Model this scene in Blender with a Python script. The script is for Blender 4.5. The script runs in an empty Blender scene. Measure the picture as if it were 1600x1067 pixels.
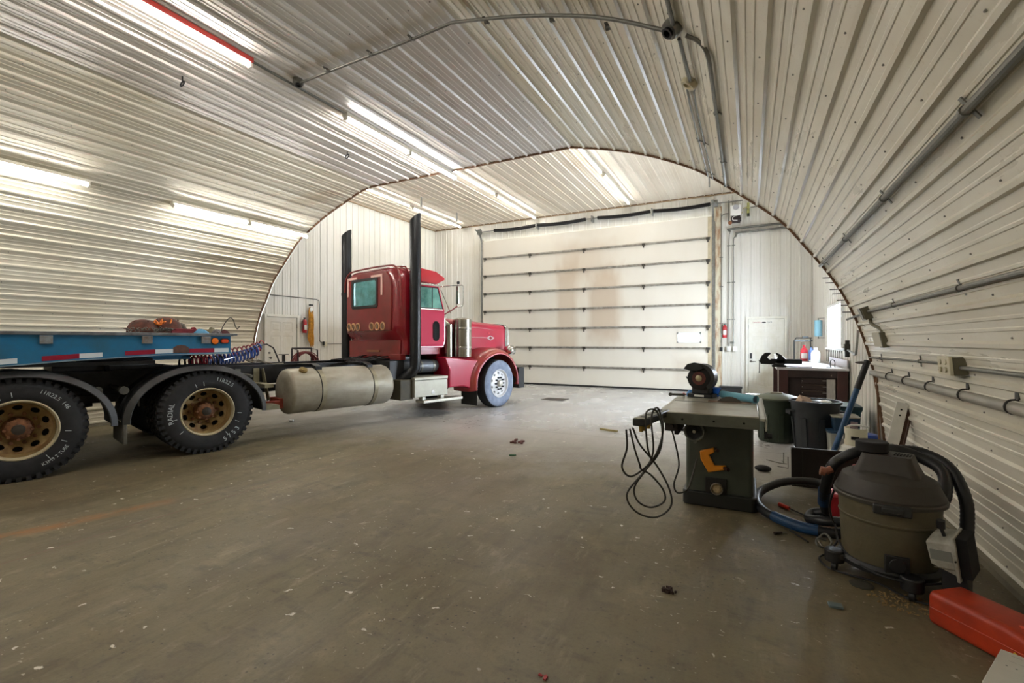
import bpy, math, random
from mathutils import Vector, Matrix, Euler
random.seed(7)
PI = math.pi
SC = bpy.context.scene
COL = SC.collection
R = math.radians

# ---------------------------------------------------------------- camera
cd = bpy.data.cameras.new('camera')
cam = bpy.data.objects.new('camera', cd)
COL.objects.link(cam)
cam.location = (0, 0, 1.4)
cam.rotation_euler = (R(90), 0, R(26.85))
cd.sensor_width = 36
cd.lens = 733.0 / 1600 * 36
cd.clip_start = 0.05
SC.camera = cam

# ---------------------------------------------------------------- world and exposure
W = bpy.data.worlds.new('overcast_sky')
SC.world = W
W.use_nodes = True
W.node_tree.nodes['Background'].inputs[0].default_value = (0.86, 0.93, 1.0, 1)
W.node_tree.nodes['Background'].inputs[1].default_value = 9.0
SC.view_settings.view_transform = 'Standard'
SC.view_settings.look = 'None'
SC.view_settings.gamma = 1
SC.view_settings.use_curve_mapping = False
SC.view_settings.exposure = 0.2
TUBE = 88.0          # emission of a fluorescent tube

def area_light(name, loc, rot, sx, sy, power, col=(1, 1, 1), portal=False):
    l = bpy.data.lights.new(name, 'AREA')
    l.shape = 'RECTANGLE'; l.size = sx; l.size_y = sy; l.energy = power; l.color = col
    o = bpy.data.objects.new(name, l); COL.objects.link(o)
    o.location = loc; o.rotation_euler = rot
    if portal: l.cycles.is_portal = True
    return o
# daylight comes through the window of the right bay wall
area_light('window_daylight', (1.62, 10.54, 1.69), (0, R(90), 0), 0.7, 1.45, 520, (0.78, 0.88, 1.0))

# ---------------------------------------------------------------- materials
def lin(h):
    if isinstance(h, str):
        h = h.lstrip('#'); h = [int(h[i:i+2], 16) / 255 for i in (0, 2, 4)]
    return tuple(((c / 12.92) if c <= 0.04045 else ((c + 0.055) / 1.055) ** 2.4) for c in h)
MATS = {}
def mat(name, col, rough=0.5, metal=0.0, noise=0.0, nscale=8.0, col2=None, bump=0.0, bscale=60.0,
        coat=0.0, emis=None, es=0.0, trans=0.0, stretch=None, spec=0.5, thr=None, coord='Object'):
    if name in MATS: return MATS[name]
    m = bpy.data.materials.new(name); MATS[name] = m; m.use_nodes = True
    nt = m.node_tree; b = nt.nodes['Principled BSDF']
    c = lin(col)
    b.inputs['Roughness'].default_value = rough
    b.inputs['Metallic'].default_value = metal
    b.inputs['Specular IOR Level'].default_value = spec
    b.inputs['Coat Weight'].default_value = coat
    b.inputs['Coat Roughness'].default_value = 0.08
    b.inputs['Base Color'].default_value = (*c, 1)
    b.inputs['Transmission Weight'].default_value = trans
    if emis is not None:
        b.inputs['Emission Color'].default_value = (*lin(emis), 1)
        b.inputs['Emission Strength'].default_value = es
    tc = mp = None
    if noise > 0 or bump > 0:
        tc = nt.nodes.new('ShaderNodeTexCoord'); mp = nt.nodes.new('ShaderNodeMapping')
        nt.links.new(tc.outputs[coord], mp.inputs[0])
        if stretch: mp.inputs['Scale'].default_value = stretch
    if noise > 0:
        n = nt.nodes.new('ShaderNodeTexNoise'); n.inputs['Scale'].default_value = nscale
        n.inputs['Detail'].default_value = 6; n.inputs['Roughness'].default_value = 0.65
        nt.links.new(mp.outputs[0], n.inputs['Vector'])
        r = nt.nodes.new('ShaderNodeValToRGB')
        lo, hi = thr if thr else (0.35, 0.65)
        r.color_ramp.elements[0].position = lo; r.color_ramp.elements[1].position = hi
        c2 = lin(col2) if col2 else tuple(x * (1 - noise) for x in c)
        r.color_ramp.elements[0].color = (*c2, 1); r.color_ramp.elements[1].color = (*c, 1)
        nt.links.new(n.outputs['Fac'], r.inputs[0]); nt.links.new(r.outputs[0], b.inputs['Base Color'])
    if bump > 0:
        n2 = nt.nodes.new('ShaderNodeTexNoise'); n2.inputs['Scale'].default_value = bscale
        nt.links.new(mp.outputs[0], n2.inputs['Vector'])
        bp = nt.nodes.new('ShaderNodeBump'); bp.inputs['Strength'].default_value = bump
        bp.inputs['Distance'].default_value = 0.01
        nt.links.new(n2.outputs['Fac'], bp.inputs['Height']); nt.links.new(bp.outputs[0], b.inputs['Normal'])
    return m

# ---------------------------------------------------------------- mesh builder
def frame(axis):
    a = Vector(axis).normalized()
    t = Vector((0, 0, 1)) if abs(a.z) < 0.9 else Vector((1, 0, 0))
    u = a.cross(t).normalized(); v = a.cross(u).normalized()
    return a, u, v
class MB:
    def __init__(s): s.v = []; s.f = []; s.m = []
    def add(s, vs, fs, mi=0, T=None):
        k = len(s.v)
        for p in vs:
            p = Vector(p)
            if T is not None: p = T @ p
            s.v.append(tuple(p))
        for f in fs: s.f.append(tuple(i + k for i in f)); s.m.append(mi)
        return s
    def box(s, x0, x1, y0, y1, z0, z1, mi=0, T=None):
        vs = [(x, y, z) for z in (z0, z1) for y in (y0, y1) for x in (x0, x1)]
        return s.add(vs, [(0, 2, 3, 1), (4, 5, 7, 6), (0, 1, 5, 4), (2, 6, 7, 3), (0, 4, 6, 2), (1, 3, 7, 5)], mi, T)
    def obox(s, c, size, rot=(0, 0, 0), mi=0):
        T = Matrix.Translation(c) @ Euler(rot).to_matrix().to_4x4()
        a, b, h = (x / 2 for x in size)
        return s.box(-a, a, -b, b, -h, h, mi, T)
    def beam(s, p0, p1, w, h, mi=0, up=(0, 0, 1)):
        p0 = Vector(p0); p1 = Vector(p1); a = (p1 - p0); L = a.length; a.normalize()
        u = Vector(up)
        if abs(a.dot(u)) > 0.98: u = Vector((0, 1, 0))
        x = a.cross(u).normalized(); z = x.cross(a).normalized()
        T = Matrix.Translation(p0) @ Matrix((x, a, z)).transposed().to_4x4()
        return s.box(-w / 2, w / 2, 0, L, -h / 2, h / 2, mi, T)
    def rings(s, rs, mi=0, cap0=True, cap1=True, closed=False, loop=False):
        k = len(s.v); n = len(rs[0])
        for r in rs:
            for p in r: s.v.append(tuple(p))
        m = len(rs)
        for i in range(m if loop else m - 1):
            i2 = (i + 1) % m
            for j in range(n):
                j2 = (j + 1) % n
                s.f.append((k + i * n + j, k + i * n + j2, k + i2 * n + j2, k + i2 * n + j)); s.m.append(mi)
        if not loop:
            if cap0: s.f.append(tuple(k + j for j in range(n))[::-1]); s.m.append(mi)
            if cap1: s.f.append(tuple(k + (m - 1) * n + j for j in range(n))); s.m.append(mi)
        return s
    def cyl(s, p0, p1, r0, r1=None, n=16, mi=0, caps=True):
        if r1 is None: r1 = r0
        p0 = Vector(p0); p1 = Vector(p1); a, u, v = frame(p1 - p0)
        def ring(p, r): return [p + (u * math.cos(2 * PI * j / n) + v * math.sin(2 * PI * j / n)) * r for j in range(n)]
        return s.rings([ring(p0, r0), ring(p1, r1)], mi, caps, caps)
    def tube(s, pts, r, n=8, mi=0, loop=False):
        pts = [Vector(p) for p in pts]; m = len(pts); rs = []; pu = None
        for i, p in enumerate(pts):
            if loop: d = pts[(i + 1) % m] - pts[i - 1]
            else: d = pts[min(i + 1, m - 1)] - pts[max(i - 1, 0)]
            d.normalize()
            if pu is None: _, u, _v = frame(d)
            else:
                u = pu - d * pu.dot(d)
                if u.length < 1e-5: _, u, _v = frame(d)
                u.normalize()
            pu = u; v = d.cross(u)
            rr = r[i] if isinstance(r, (list, tuple)) else r
            rs.append([p + (u * math.cos(2 * PI * j / n) + v * math.sin(2 * PI * j / n)) * rr for j in range(n)])
        return s.rings(rs, mi, loop=loop)
    def lathe(s, prof, o=(0, 0, 0), axis=(0, 0, 1), n=32, mi=0, a0=0, a1=2 * PI, cap0=False, cap1=False):
        o = Vector(o); a, u, v = frame(axis); rs = []
        full = abs(a1 - a0 - 2 * PI) < 1e-6
        for (r, h) in prof:
            rs.append([o + a * h + (u * math.cos(t) + v * math.sin(t)) * max(r, 1e-4) for t in [a0 + (a1 - a0) * j / (n if full else n - 1) for j in range(n)]])
        if full: return s.rings(rs, mi, cap0, cap1)
        k = len(s.v)
        for r in rs:
            for p in r: s.v.append(tuple(p))
        for i in range(len(rs) - 1):
            for j in range(n - 1):
                s.f.append((k + i * n + j, k + i * n + j + 1, k + (i + 1) * n + j + 1, k + (i + 1) * n + j)); s.m.append(mi)
        return s
    def prism(s, poly, T, h, mi=0):
        """poly in local xy, extruded along local z by h, then placed by T"""
        n = len(poly)
        vs = [(x, y, 0) for x, y in poly] + [(x, y, h) for x, y in poly]
        fs = [tuple(range(n))[::-1], tuple(range(n, 2 * n))] + [(i, (i + 1) % n, (i + 1) % n + n, i + n) for i in range(n)]
        return s.add(vs, fs, mi, T)
    def ball(s, c, r, n=14, mi=0, sc=(1, 1, 1), rot=(0, 0, 0), zmin=-1):
        T = Matrix.Translation(c) @ Euler(rot).to_matrix().to_4x4() @ Matrix.Diagonal((*sc, 1))
        k = n // 2; rs = []
        for i in range(k + 1):
            t = -PI / 2 + PI * i / k; z = max(math.sin(t), zmin)
            rs.append([T @ Vector((math.cos(t) * r * math.cos(2 * PI * j / n) + 1e-5 * math.cos(j), math.cos(t) * r * math.sin(2 * PI * j / n), r * z)) for j in range(n)])
        return s.rings(rs, mi)
    def xf(s, T):
        s.v = [tuple(T @ Vector(p)) for p in s.v]; return s

def obj(name, m, mats, parent=None, label=None, bevel=0, ang=35, loc=None, rot=None, seg=2):
    me = bpy.data.meshes.new(name)
    me.from_pydata(m.v, [], m.f)
    if not isinstance(mats, (list, tuple)): mats = [mats]
    for x in mats: me.materials.append(x)
    me.polygons.foreach_set('material_index', m.m)
    me.validate(); me.update()
    import bmesh
    b = bmesh.new(); b.from_mesh(me); bmesh.ops.recalc_face_normals(b, faces=b.faces); b.to_mesh(me); b.free()
    me.shade_smooth(); me.set_sharp_from_angle(angle=R(ang))
    o = bpy.data.objects.new(name, me); COL.objects.link(o)
    if parent is not None: o.parent = parent
    if loc is not None: o.location = loc
    if rot is not None: o.rotation_euler = rot
    if label: o['label'] = label
    if bevel:
        bm_ = o.modifiers.new('bevel', 'BEVEL'); bm_.width = bevel; bm_.segments = seg; bm_.limit_method = 'ANGLE'; bm_.angle_limit = R(35)
    return o
def struct(name, m, mats, parent=None, **k):
    o = obj(name, m, mats, parent, **k)
    if parent is None: o['kind'] = 'structure'
    return o
def thing(name, label, cat, loc=(0, 0, 0), rz=0, group=None):
    o = bpy.data.objects.new(name, None); COL.objects.link(o)
    o.empty_display_size = 0.1
    o.location = loc; o.rotation_euler = (0, 0, rz)
    o['label'] = label; o['category'] = cat
    if group: o['group'] = group
    return o
def tag(o, label, cat, group=None, kind=None):
    o['label'] = label; o['category'] = cat
    if group: o['group'] = group
    if kind: o['kind'] = kind
    return o
def dup(root, loc, rz=None, label=None, group=None, rot=None):
    def cp(o, par):
        c = o.copy(); COL.objects.link(c); c.parent = par
        for ch in [x for x in kids.get(o.name, [])]: cp(ch, c)
        return c
    kids = {}
    for x in list(COL.objects):
        if x.parent: kids.setdefault(x.parent.name, []).append(x)
    r = cp(root, None); r.location = loc
    if rz is not None: r.rotation_euler = (0, 0, rz)
    if rot is not None: r.rotation_euler = rot
    if label: r['label'] = label
    if group: r['group'] = group
    return r
_tc = {}
def text_shape(s, size=1.0, ext=0.0):
    """flat text as verts and faces, centred, in the xy plane"""
    key = (s, size, ext)
    if key in _tc: return _tc[key]
    cu = bpy.data.curves.new('t', 'FONT'); cu.body = s; cu.size = size; cu.extrude = ext
    cu.align_x = 'CENTER'; cu.align_y = 'CENTER'; cu.resolution_u = 3
    o = bpy.data.objects.new('t', cu); COL.objects.link(o)
    dg = bpy.context.evaluated_depsgraph_get(); dg.update()
    me = bpy.data.meshes.new_from_object(o.evaluated_get(dg))
    vs = [tuple(v.co) for v in me.vertices]; fs = [tuple(p.vertices) for p in me.polygons]
    bpy.data.objects.remove(o); bpy.data.curves.remove(cu); bpy.data.meshes.remove(me)
    _tc[key] = (vs, fs); return vs, fs
def catmull(pts, k=8):
    P = [Vector(p) for p in pts]; P = [P[0] * 2 - P[1]] + P + [P[-1] * 2 - P[-2]]; out = []
    for i in range(1, len(P) - 2):
        a, b, c, d = P[i - 1], P[i], P[i + 1], P[i + 2]
        for j in range(k):
            t = j / k
            out.append(0.5 * ((2 * b) + (c - a) * t + (2 * a - 5 * b + 4 * c - d) * t * t + (3 * b - a - 3 * c + d) * t ** 3))
    out.append(P[-2]); return out
def rrect(hx, hy, r, n=5, cx=0, cy=0):
    out = []
    for (sx, sy, a) in ((1, 1, 0), (-1, 1, 90), (-1, -1, 180), (1, -1, 270)):
        for i in range(n + 1):
            t = R(a + 90 * i / n)
            out.append((cx + sx * (hx - r) + r * math.cos(t), cy + sy * (hy - r) + r * math.sin(t)))
    return out
# ================================================================ building shell
def metal_panel(name, base, dirty, streak, rough=0.38, amt=0.5, browns=None):
    """painted ribbed sheet metal with grime streaks; 'streak' = mapping scale"""
    m = bpy.data.materials.new(name); MATS[name] = m; m.use_nodes = True
    nt = m.node_tree; b = nt.nodes['Principled BSDF']; L = nt.links.new
    tc = nt.nodes.new('ShaderNodeTexCoord')
    def noise(scale, sc, det=5):
        mp = nt.nodes.new('ShaderNodeMapping'); mp.inputs['Scale'].default_value = sc; L(tc.outputs['Object'], mp.inputs[0])
        n = nt.nodes.new('ShaderNodeTexNoise'); n.inputs['Scale'].default_value = scale; n.inputs['Detail'].default_value = det
        n.inputs['Roughness'].default_value = 0.6; L(mp.outputs[0], n.inputs['Vector']); return n.outputs['Fac']
    def ramp(f, lo, hi):
        r = nt.nodes.new('ShaderNodeMapRange'); r.inputs[1].default_value = lo; r.inputs[2].default_value = hi; L(f, r.inputs[0]); return r.outputs[0]
    def mix(f, a, c):
        x = nt.nodes.new('ShaderNodeMix'); x.data_type = 'RGBA'; L(f, x.inputs['Factor'])
        for s, i in ((a, 6), (c, 7)):
            if isinstance(s, tuple): x.inputs[i].default_value = (*s, 1)
            else: L(s, x.inputs[i])
        return x.outputs[2]
    def mul(f, k):
        x = nt.nodes.new('ShaderNodeMath'); x.operation = 'MULTIPLY'; L(f, x.inputs[0]); x.inputs[1].default_value = k; return x.outputs[0]
    c = mix(mul(ramp(noise(1.0, streak), 0.42, 0.72), amt), lin(base), lin(dirty))
    c = mix(mul(ramp(noise(0.5, (1, 1, 1), 4), 0.5, 0.75), amt), c, lin(dirty))
    if browns: c = mix(mul(ramp(noise(0.9, browns[1], 3), 0.60, 0.72), browns[2]), c, lin(browns[0]))
    c = mix(mul(ramp(noise(40, (1, 1, 1), 3), 0.62, 0.7), 0.25), c, lin(dirty))
    L(c, b.inputs['Base Color'])
    r = nt.nodes.new('ShaderNodeMapRange'); r.inputs[3].default_value = rough - 0.1; r.inputs[4].default_value = rough + 0.18
    L(noise(2.2, streak), r.inputs[0]); L(r.outputs[0], b.inputs['Roughness'])
    b.inputs['Specular IOR Level'].default_value = 0.6
    return m
M_vault = metal_panel('painted_vault_steel', '#e2ddd5', '#bfb3a2', (2.2, 0.14, 2.2), 0.34, 0.5, ('#8f7960', (1.6, 0.5, 1.6), 0.45))
M_vaultR = metal_panel('painted_vault_steel_right', '#e2dece', '#b3a684', (2.2, 0.3, 2.2), 0.27, 0.6)
M_vaultL = metal_panel('painted_vault_steel_left', '#dbd5c2', '#beb294', (1.6, 0.4, 2.0), 0.36, 0.5, ('#a5834f', (1.0, 0.8, 1.0), 0.3))
M_bay = metal_panel('painted_bay_steel', '#e2e0d8', '#c6c1ae', (1.6, 1.6, 0.18), 0.4, 0.5)
M_bayceil = metal_panel('painted_bay_ceiling', '#e0d6c4', '#bba88c', (2.2, 0.14, 2.2), 0.4, 0.5)
M_seam = mat('dark_seam', '#6b6656', 0.6)
M_screw = mat('screw_head', '#85827c', 0.4, 0.6)
M_galv = mat('galvanised_steel', '#9b9c98', 0.38, 0.85, noise=0.3, nscale=20)
M_dgalv = mat('grey_conduit', '#7b7a72', 0.45, 0.5, noise=0.25, nscale=15)
M_brown = mat('rusty_channel', '#7d604b', 0.95, 0.0, noise=0.4, nscale=12, spec=0.1)
M_white = mat('white_enamel', '#e9e9e4', 0.35)
M_black = mat('black_plastic', '#141416', 0.5)
M_rubber = mat('black_rubber', '#161616', 0.7, noise=0.3, nscale=20)
M_cream = mat('cream_door_paint', '#eae9e0', 0.42, noise=0.08, nscale=3, col2='#dedbcb')

# ---- floor
def floor_mat():
    m = bpy.data.materials.new('stained_concrete'); m.use_nodes = True
    nt = m.node_tree; b = nt.nodes['Principled BSDF']; L = nt.links.new
    tc = nt.nodes.new('ShaderNodeTexCoord')
    def mapped(sc, rz=0, loc=(0, 0, 0)):
        mp = nt.nodes.new('ShaderNodeMapping'); mp.inputs['Scale'].default_value = sc; mp.inputs['Rotation'].default_value = (0, 0, rz)
        mp.inputs['Location'].default_value = loc; L(tc.outputs['Object'], mp.inputs[0]); return mp.outputs[0]
    def noise(scale, sc=(1, 1, 1), det=8, rz=0, rough=0.65, dist=0.0, loc=(0, 0, 0)):
        n = nt.nodes.new('ShaderNodeTexNoise'); n.inputs['Scale'].default_value = scale; n.inputs['Detail'].default_value = det
        n.inputs['Roughness'].default_value = rough; n.inputs['Distortion'].default_value = dist; L(mapped(sc, rz, loc), n.inputs['Vector']); return n.outputs['Fac']
    def rg(f, lo, hi, a=0, c=1):
        r = nt.nodes.new('ShaderNodeMapRange'); r.inputs[1].default_value = lo; r.inputs[2].default_value = hi; r.inputs[3].default_value = a; r.inputs[4].default_value = c; L(f, r.inputs[0]); return r.outputs[0]
    def mix(f, a, c):
        x = nt.nodes.new('ShaderNodeMix'); x.data_type = 'RGBA'; L(f, x.inputs['Factor'])
        for s, i in ((a, 6), (c, 7)):
            if isinstance(s, tuple): x.inputs[i].default_value = (*s, 1)
            else: L(s, x.inputs[i])
        return x.outputs[2]
    def ma(op, a, c):
        x = nt.nodes.new('ShaderNodeMath'); x.operation = op
        for s, i in ((a, 0), (c, 1)):
            if isinstance(s, (int, float)): x.inputs[i].default_value = s
            else: L(s, x.inputs[i])
        return x.outputs[0]
    c = mix(rg(noise(0.55, det=5), 0.35, 0.68), lin('#6c6449'), lin('#80765a'))
    c = mix(ma('MULTIPLY', rg(noise(1.6, (1, 0.5, 1), 7, 0.3), 0.48, 0.66), 0.75), c, lin('#5b4f38'))
    c = mix(ma('MULTIPLY', rg(noise(3.2, (1, 2.4, 1), 8, 0.5, loc=(3, 1, 0)), 0.55, 0.72), 0.7), c, lin('#494336'))
    c = mix(ma('MULTIPLY', rg(noise(2.3, (1, 1, 1), 8, loc=(8, 4, 0)), 0.56, 0.72), 0.6), c, lin('#988c6c'))
    c = mix(ma('MULTIPLY', rg(noise(2.6, (2.6, 0.55, 1), 8, 0.24, loc=(6, 2, 0)), 0.52, 0.66), 0.42), c, lin('#443c2b'))
    c = mix(ma('MULTIPLY', rg(noise(4.5, (2.2, 0.6, 1), 8, 0.24, loc=(1, 12, 0)), 0.57, 0.68), 0.4), c, lin('#a39a82'))
    c = mix(ma('MULTIPLY', rg(noise(0.35, det=3, loc=(9, 0, 0)), 0.45, 0.6), 0.5), c, lin('#6d5f45'))
    c = mix(ma('MULTIPLY', rg(noise(55, det=4), 0.52, 0.72), 0.35), c, lin('#463f33'))
    c = mix(ma('MULTIPLY', rg(noise(9, (1, 1, 1), 8, loc=(1, 9, 0)), 0.56, 0.70), 0.4), c, lin('#4b4333'))
    # glare off the bright door end, painted pale into the floor colour
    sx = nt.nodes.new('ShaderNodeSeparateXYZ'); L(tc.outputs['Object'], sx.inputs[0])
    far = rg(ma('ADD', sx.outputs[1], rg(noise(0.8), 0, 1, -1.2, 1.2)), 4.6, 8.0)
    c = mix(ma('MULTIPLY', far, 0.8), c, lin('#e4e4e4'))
    # slab joints
    def line(coord, v, w):
        d = ma('ABSOLUTE', ma('SUBTRACT', coord, v), 0); return rg(d, w, w * 1.8, 1, 0)
    c = mix(ma('MULTIPLY', line(sx.outputs[1], 6.75, 0.006), 0.7), c, lin('#575144'))
    c = mix(ma('MULTIPLY', line(sx.outputs[0], -4.2, 0.006), 0.5), c, lin('#7a5348'))
    # rusty drag mark beside the truck
    dl = ma('ABSOLUTE', ma('ADD', ma('ADD', sx.outputs[0], 4.67), ma('MULTIPLY', ma('SUBTRACT', sx.outputs[1], 1.77), -0.24)), 0)
    msk = ma('MULTIPLY', rg(dl, 0.02, 0.13, 1, 0), rg(noise(7, (1, 0.6, 1)), 0.38, 0.6))
    msk = ma('MULTIPLY', msk, ma('MULTIPLY', rg(sx.outputs[1], 0.6, 0.9), rg(sx.outputs[1], 2.1, 2.5, 1, 0)))
    c = mix(ma('MULTIPLY', msk, 0.8), c, lin('#9a6424'))
    # pale paint chips and chalky scuffs
    v = nt.nodes.new('ShaderNodeTexVoronoi'); v.voronoi_dimensions = '2D'; v.inputs['Scale'].default_value = 2.6; v.inputs['Randomness'].default_value = 1.0
    wn = nt.nodes.new('ShaderNodeTexNoise'); wn.inputs['Scale'].default_value = 14; wn.inputs['Detail'].default_value = 3; L(tc.outputs['Object'], wn.inputs['Vector'])
    wm = nt.nodes.new('ShaderNodeVectorMath'); wm.operation = 'SCALE'; L(wn.outputs['Color'], wm.inputs[0]); wm.inputs['Scale'].default_value = 0.16
    wa = nt.nodes.new('ShaderNodeVectorMath'); wa.operation = 'ADD'; L(mapped((1, 1.6, 1), 0.4), wa.inputs[0]); L(wm.outputs[0], wa.inputs[1])
    L(wa.outputs[0], v.inputs['Vector'])
    chip = ma('MULTIPLY', rg(v.outputs['Distance'], 0.030, 0.045, 1, 0), rg(noise(0.9, loc=(5, 5, 0)), 0.50, 0.54))
    c = mix(ma('MULTIPLY', chip, 0.9), c, lin('#e2ded0'))
    v2 = nt.nodes.new('ShaderNodeTexVoronoi'); v2.voronoi_dimensions = '2D'; v2.inputs['Scale'].default_value = 9; L(wa.outputs[0], v2.inputs['Vector'])
    c = mix(ma('MULTIPLY', ma('MULTIPLY', rg(v2.outputs['Distance'], 0.035, 0.06, 1, 0), rg(noise(1.4, loc=(2, 9, 0)), 0.5, 0.56)), 0.75), c, lin('#cfc9b6'))
    v3 = nt.nodes.new('ShaderNodeTexVoronoi'); v3.voronoi_dimensions = '2D'; v3.inputs['Scale'].default_value = 14; L(mapped((1, 1, 1), 1.1, (2, 2, 0)), v3.inputs['Vector'])
    c = mix(ma('MULTIPLY', ma('MULTIPLY', rg(v3.outputs['Distance'], 0.05, 0.10, 1, 0), rg(noise(2.1, loc=(7, 3, 0)), 0.5, 0.58)), 0.75), c, lin('#3a352b'))
    sc_ = ma('MULTIPLY', rg(noise(5, (1, 1, 1), 8, loc=(4, 7, 0)), 0.66, 0.74), 0.6)
    c = mix(sc_, c, lin('#cbc4ae'))
    hs = nt.nodes.new('ShaderNodeHueSaturation'); hs.inputs['Value'].default_value = 0.86; L(c, hs.inputs['Color']); c = hs.outputs[0]
    L(c, b.inputs['Base Color'])
    L(ma('SUBTRACT', rg(noise(1.3, (1, 0.6, 1)), 0.3, 0.7, 0.44, 0.72), ma('MULTIPLY', far, 0.36)), b.inputs['Roughness'])
    b.inputs['Specular IOR Level'].default_value = 0.5
    bp = nt.nodes.new('ShaderNodeBump'); bp.inputs['Strength'].default_value = 0.35; bp.inputs['Distance'].default_value = 0.01
    L(ma('ADD', noise(18), ma('MULTIPLY', noise(90, det=3), 0.4)), bp.inputs['Height']); L(bp.outputs[0], b.inputs['Normal'])
    return m
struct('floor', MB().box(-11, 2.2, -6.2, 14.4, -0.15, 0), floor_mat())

# ---- the vault: ribbed steel on an arch section, running along Y
PROF = [(1.37, 0), (1.335, .42), (1.27, .94), (1.19, 1.33), (1.044, 1.77), (.86, 2.14), (.6, 2.52), (.34, 2.86), (-.107, 3.25),
        (-.522, 3.58), (-.90, 3.79), (-1.28, 3.955), (-1.75, 4.11), (-2.32, 4.25), (-6.15, 4.25), (-6.45, 4.20), (-6.84, 4.06), (-7.40, 3.84),
        (-7.86, 3.6), (-8.168, 3.41), (-8.608, 2.99), (-8.94, 2.64), (-9.133, 2.314), (-9.348, 1.971), (-9.514, 1.545), (-9.60, 1.1),
        (-9.65, .6), (-9.66, 0)]
def arc_sample(prof):
    # smooth the two haunches, keep the flat crown
    a = catmull([(x, 0, z) for x, z in prof[:14]], 6); f = [Vector((x, 0, z)) for x, z in prof[14:15]]
    b = catmull([(x, 0, z) for x, z in prof[14:]], 6)
    return [(p.x, p.z) for p in a] + [(p.x, p.z) for p in b]
SM = arc_sample(PROF)
CUM = [0]
for i in range(1, len(SM)): CUM.append(CUM[-1] + math.hypot(SM[i][0] - SM[i - 1][0], SM[i][1] - SM[i - 1][1]))
def vault_at(s):
    s = min(max(s, 0), CUM[-1] - 1e-6)
    for i in range(1, len(CUM)):
        if CUM[i] >= s:
            t = (s - CUM[i - 1]) / max(CUM[i] - CUM[i - 1], 1e-9)
            x = SM[i - 1][0] * (1 - t) + SM[i][0] * t; z = SM[i - 1][1] * (1 - t) + SM[i][1] * t
            dx, dz = SM[i][0] - SM[i - 1][0], SM[i][1] - SM[i - 1][1]; l = math.hypot(dx, dz)
            return x, z, -dz / l, dx / l        # normal pointing into the room
PITCH = 0.2286
RIB = [(0, 0), (.013, .019), (.035, .019), (.048, 0), (.098, 0), (.103, .004), (.117, .004), (.122, 0), (.158, 0), (.163, .004), (.177, .004), (.182, 0)]
Y0, Y1 = -6.0, 6.5
def vault_strip(name, s0, s1, material):
    m = MB(); pts = []
    k0 = int(math.floor(s0 / PITCH)); k = k0
    pts.append((s0, 0))
    while k * PITCH < s1:
        for d, h in RIB:
            s = k * PITCH + d
            if s0 < s < s1: pts.append((s, h))
        k += 1
    pts.append((s1, 0))
    line = []
    for s, h in pts:
        x, z, nx, nz = vault_at(s)
        if nx * (-4.1 - x) + nz * (1.5 - z) < 0: nx, nz = -nx, -nz
        line.append((x + nx * h, z + nz * h, nx, nz))
    n = len(line)
    vs = [(a, Y0, b) for a, b, _, _ in line] + [(a, Y1, b) for a, b, _, _ in line]
    m.add(vs, [(i, i + 1, i + 1 + n, i + n) for i in range(n - 1)])
    # outer skin so the sheet has thickness
    vs = [(a - nx * .06, Y0, b - nz * .06) for a, b, nx, nz in line] + [(a - nx * .06, Y1, b - nz * .06) for a, b, nx, nz in line]
    m.add(vs, [(i, i + n, i + 1 + n, i + 1) for i in range(n - 1)])
    # screw heads on the ribs
    for kk in range(int(math.ceil(s0 / PITCH)), int(s1 / PITCH) + 1):
        s = kk * PITCH + .064
        if not (s0 < s < s1): continue
        x, z, nx, nz = vault_at(s)
        if nx * (-4.1 - x) + nz * (1.5 - z) < 0: nx, nz = -nx, -nz
        y = -2.9
        while y < 6.4:
            p = Vector((x, y, z)); q = p + Vector((nx, 0, nz)) * .006
            m.cyl(p, q, .0065, .004, 6, 1)
            y += 0.61
    return struct(name, m, [material, M_screw], ang=20)
S_R = next(CUM[i] for i in range(len(SM)) if SM[i][1] > 4.24)          # where the flat crown starts
S_L = next(CUM[i] for i in range(len(SM)) if SM[i][0] < -6.1)
vault_strip('wall_right', 0, S_R, M_vaultR)
vault_strip('ceiling', S_R, S_L, M_vault)
vault_strip('wall_left', S_L, CUM[-1], M_vaultL)
# rim of the vault: a brown channel seen at every flute
m = MB(); N = len(SM)
ring = []
for i in range(0, len(SM)):
    x, z, nx, nz = vault_at(CUM[i])
    if nx * (-4.1 - x) + nz * (1.5 - z) < 0: nx, nz = -nx, -nz
    ring.append([(x - nx * .03, 6.505, z - nz * .03), (x + nx * .022, 6.505, z + nz * .022), (x + nx * .022, 6.53, z + nz * .022), (x - nx * .03, 6.53, z - nz * .03)])
m.rings([[Vector(p) for p in r] for r in ring])
struct('trim_1', m, M_brown)
# header between the vault and the taller door bay
m = MB(); top = 5.47
vs = []
for i, (x, z) in enumerate(SM): vs += [(x, 6.56, z)]
for i, (x, z) in enumerate(SM): vs += [(-10.3 if x < -9 else (1.45 if x > .9 else x), 6.56, 0 if z < .01 else (z if (x > .9 or x < -9) else top))]
n = len(SM)
m.add(vs, [(i, i + 1, i + 1 + n, i + n) for i in range(n - 1)])
m.box(-10.35, -9.64, 6.54, 6.56, 0, 5.5); m.box(1.345, 1.5, 6.54, 6.56, 0, 5.5)
m.box(.9, 1.5, 6.54, 6.56, 2.3, 5.5); m.box(-10.35, -8.9, 6.54, 6.56, 2.9, 5.5)
struct('wall_header', m, M_bay)
# back end of the vault, behind the camera
m = MB().box(-9.9, 1.6, -6.06, -6.0, 0, 4.5)
struct('wall_rear', m, M_bay)

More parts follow.
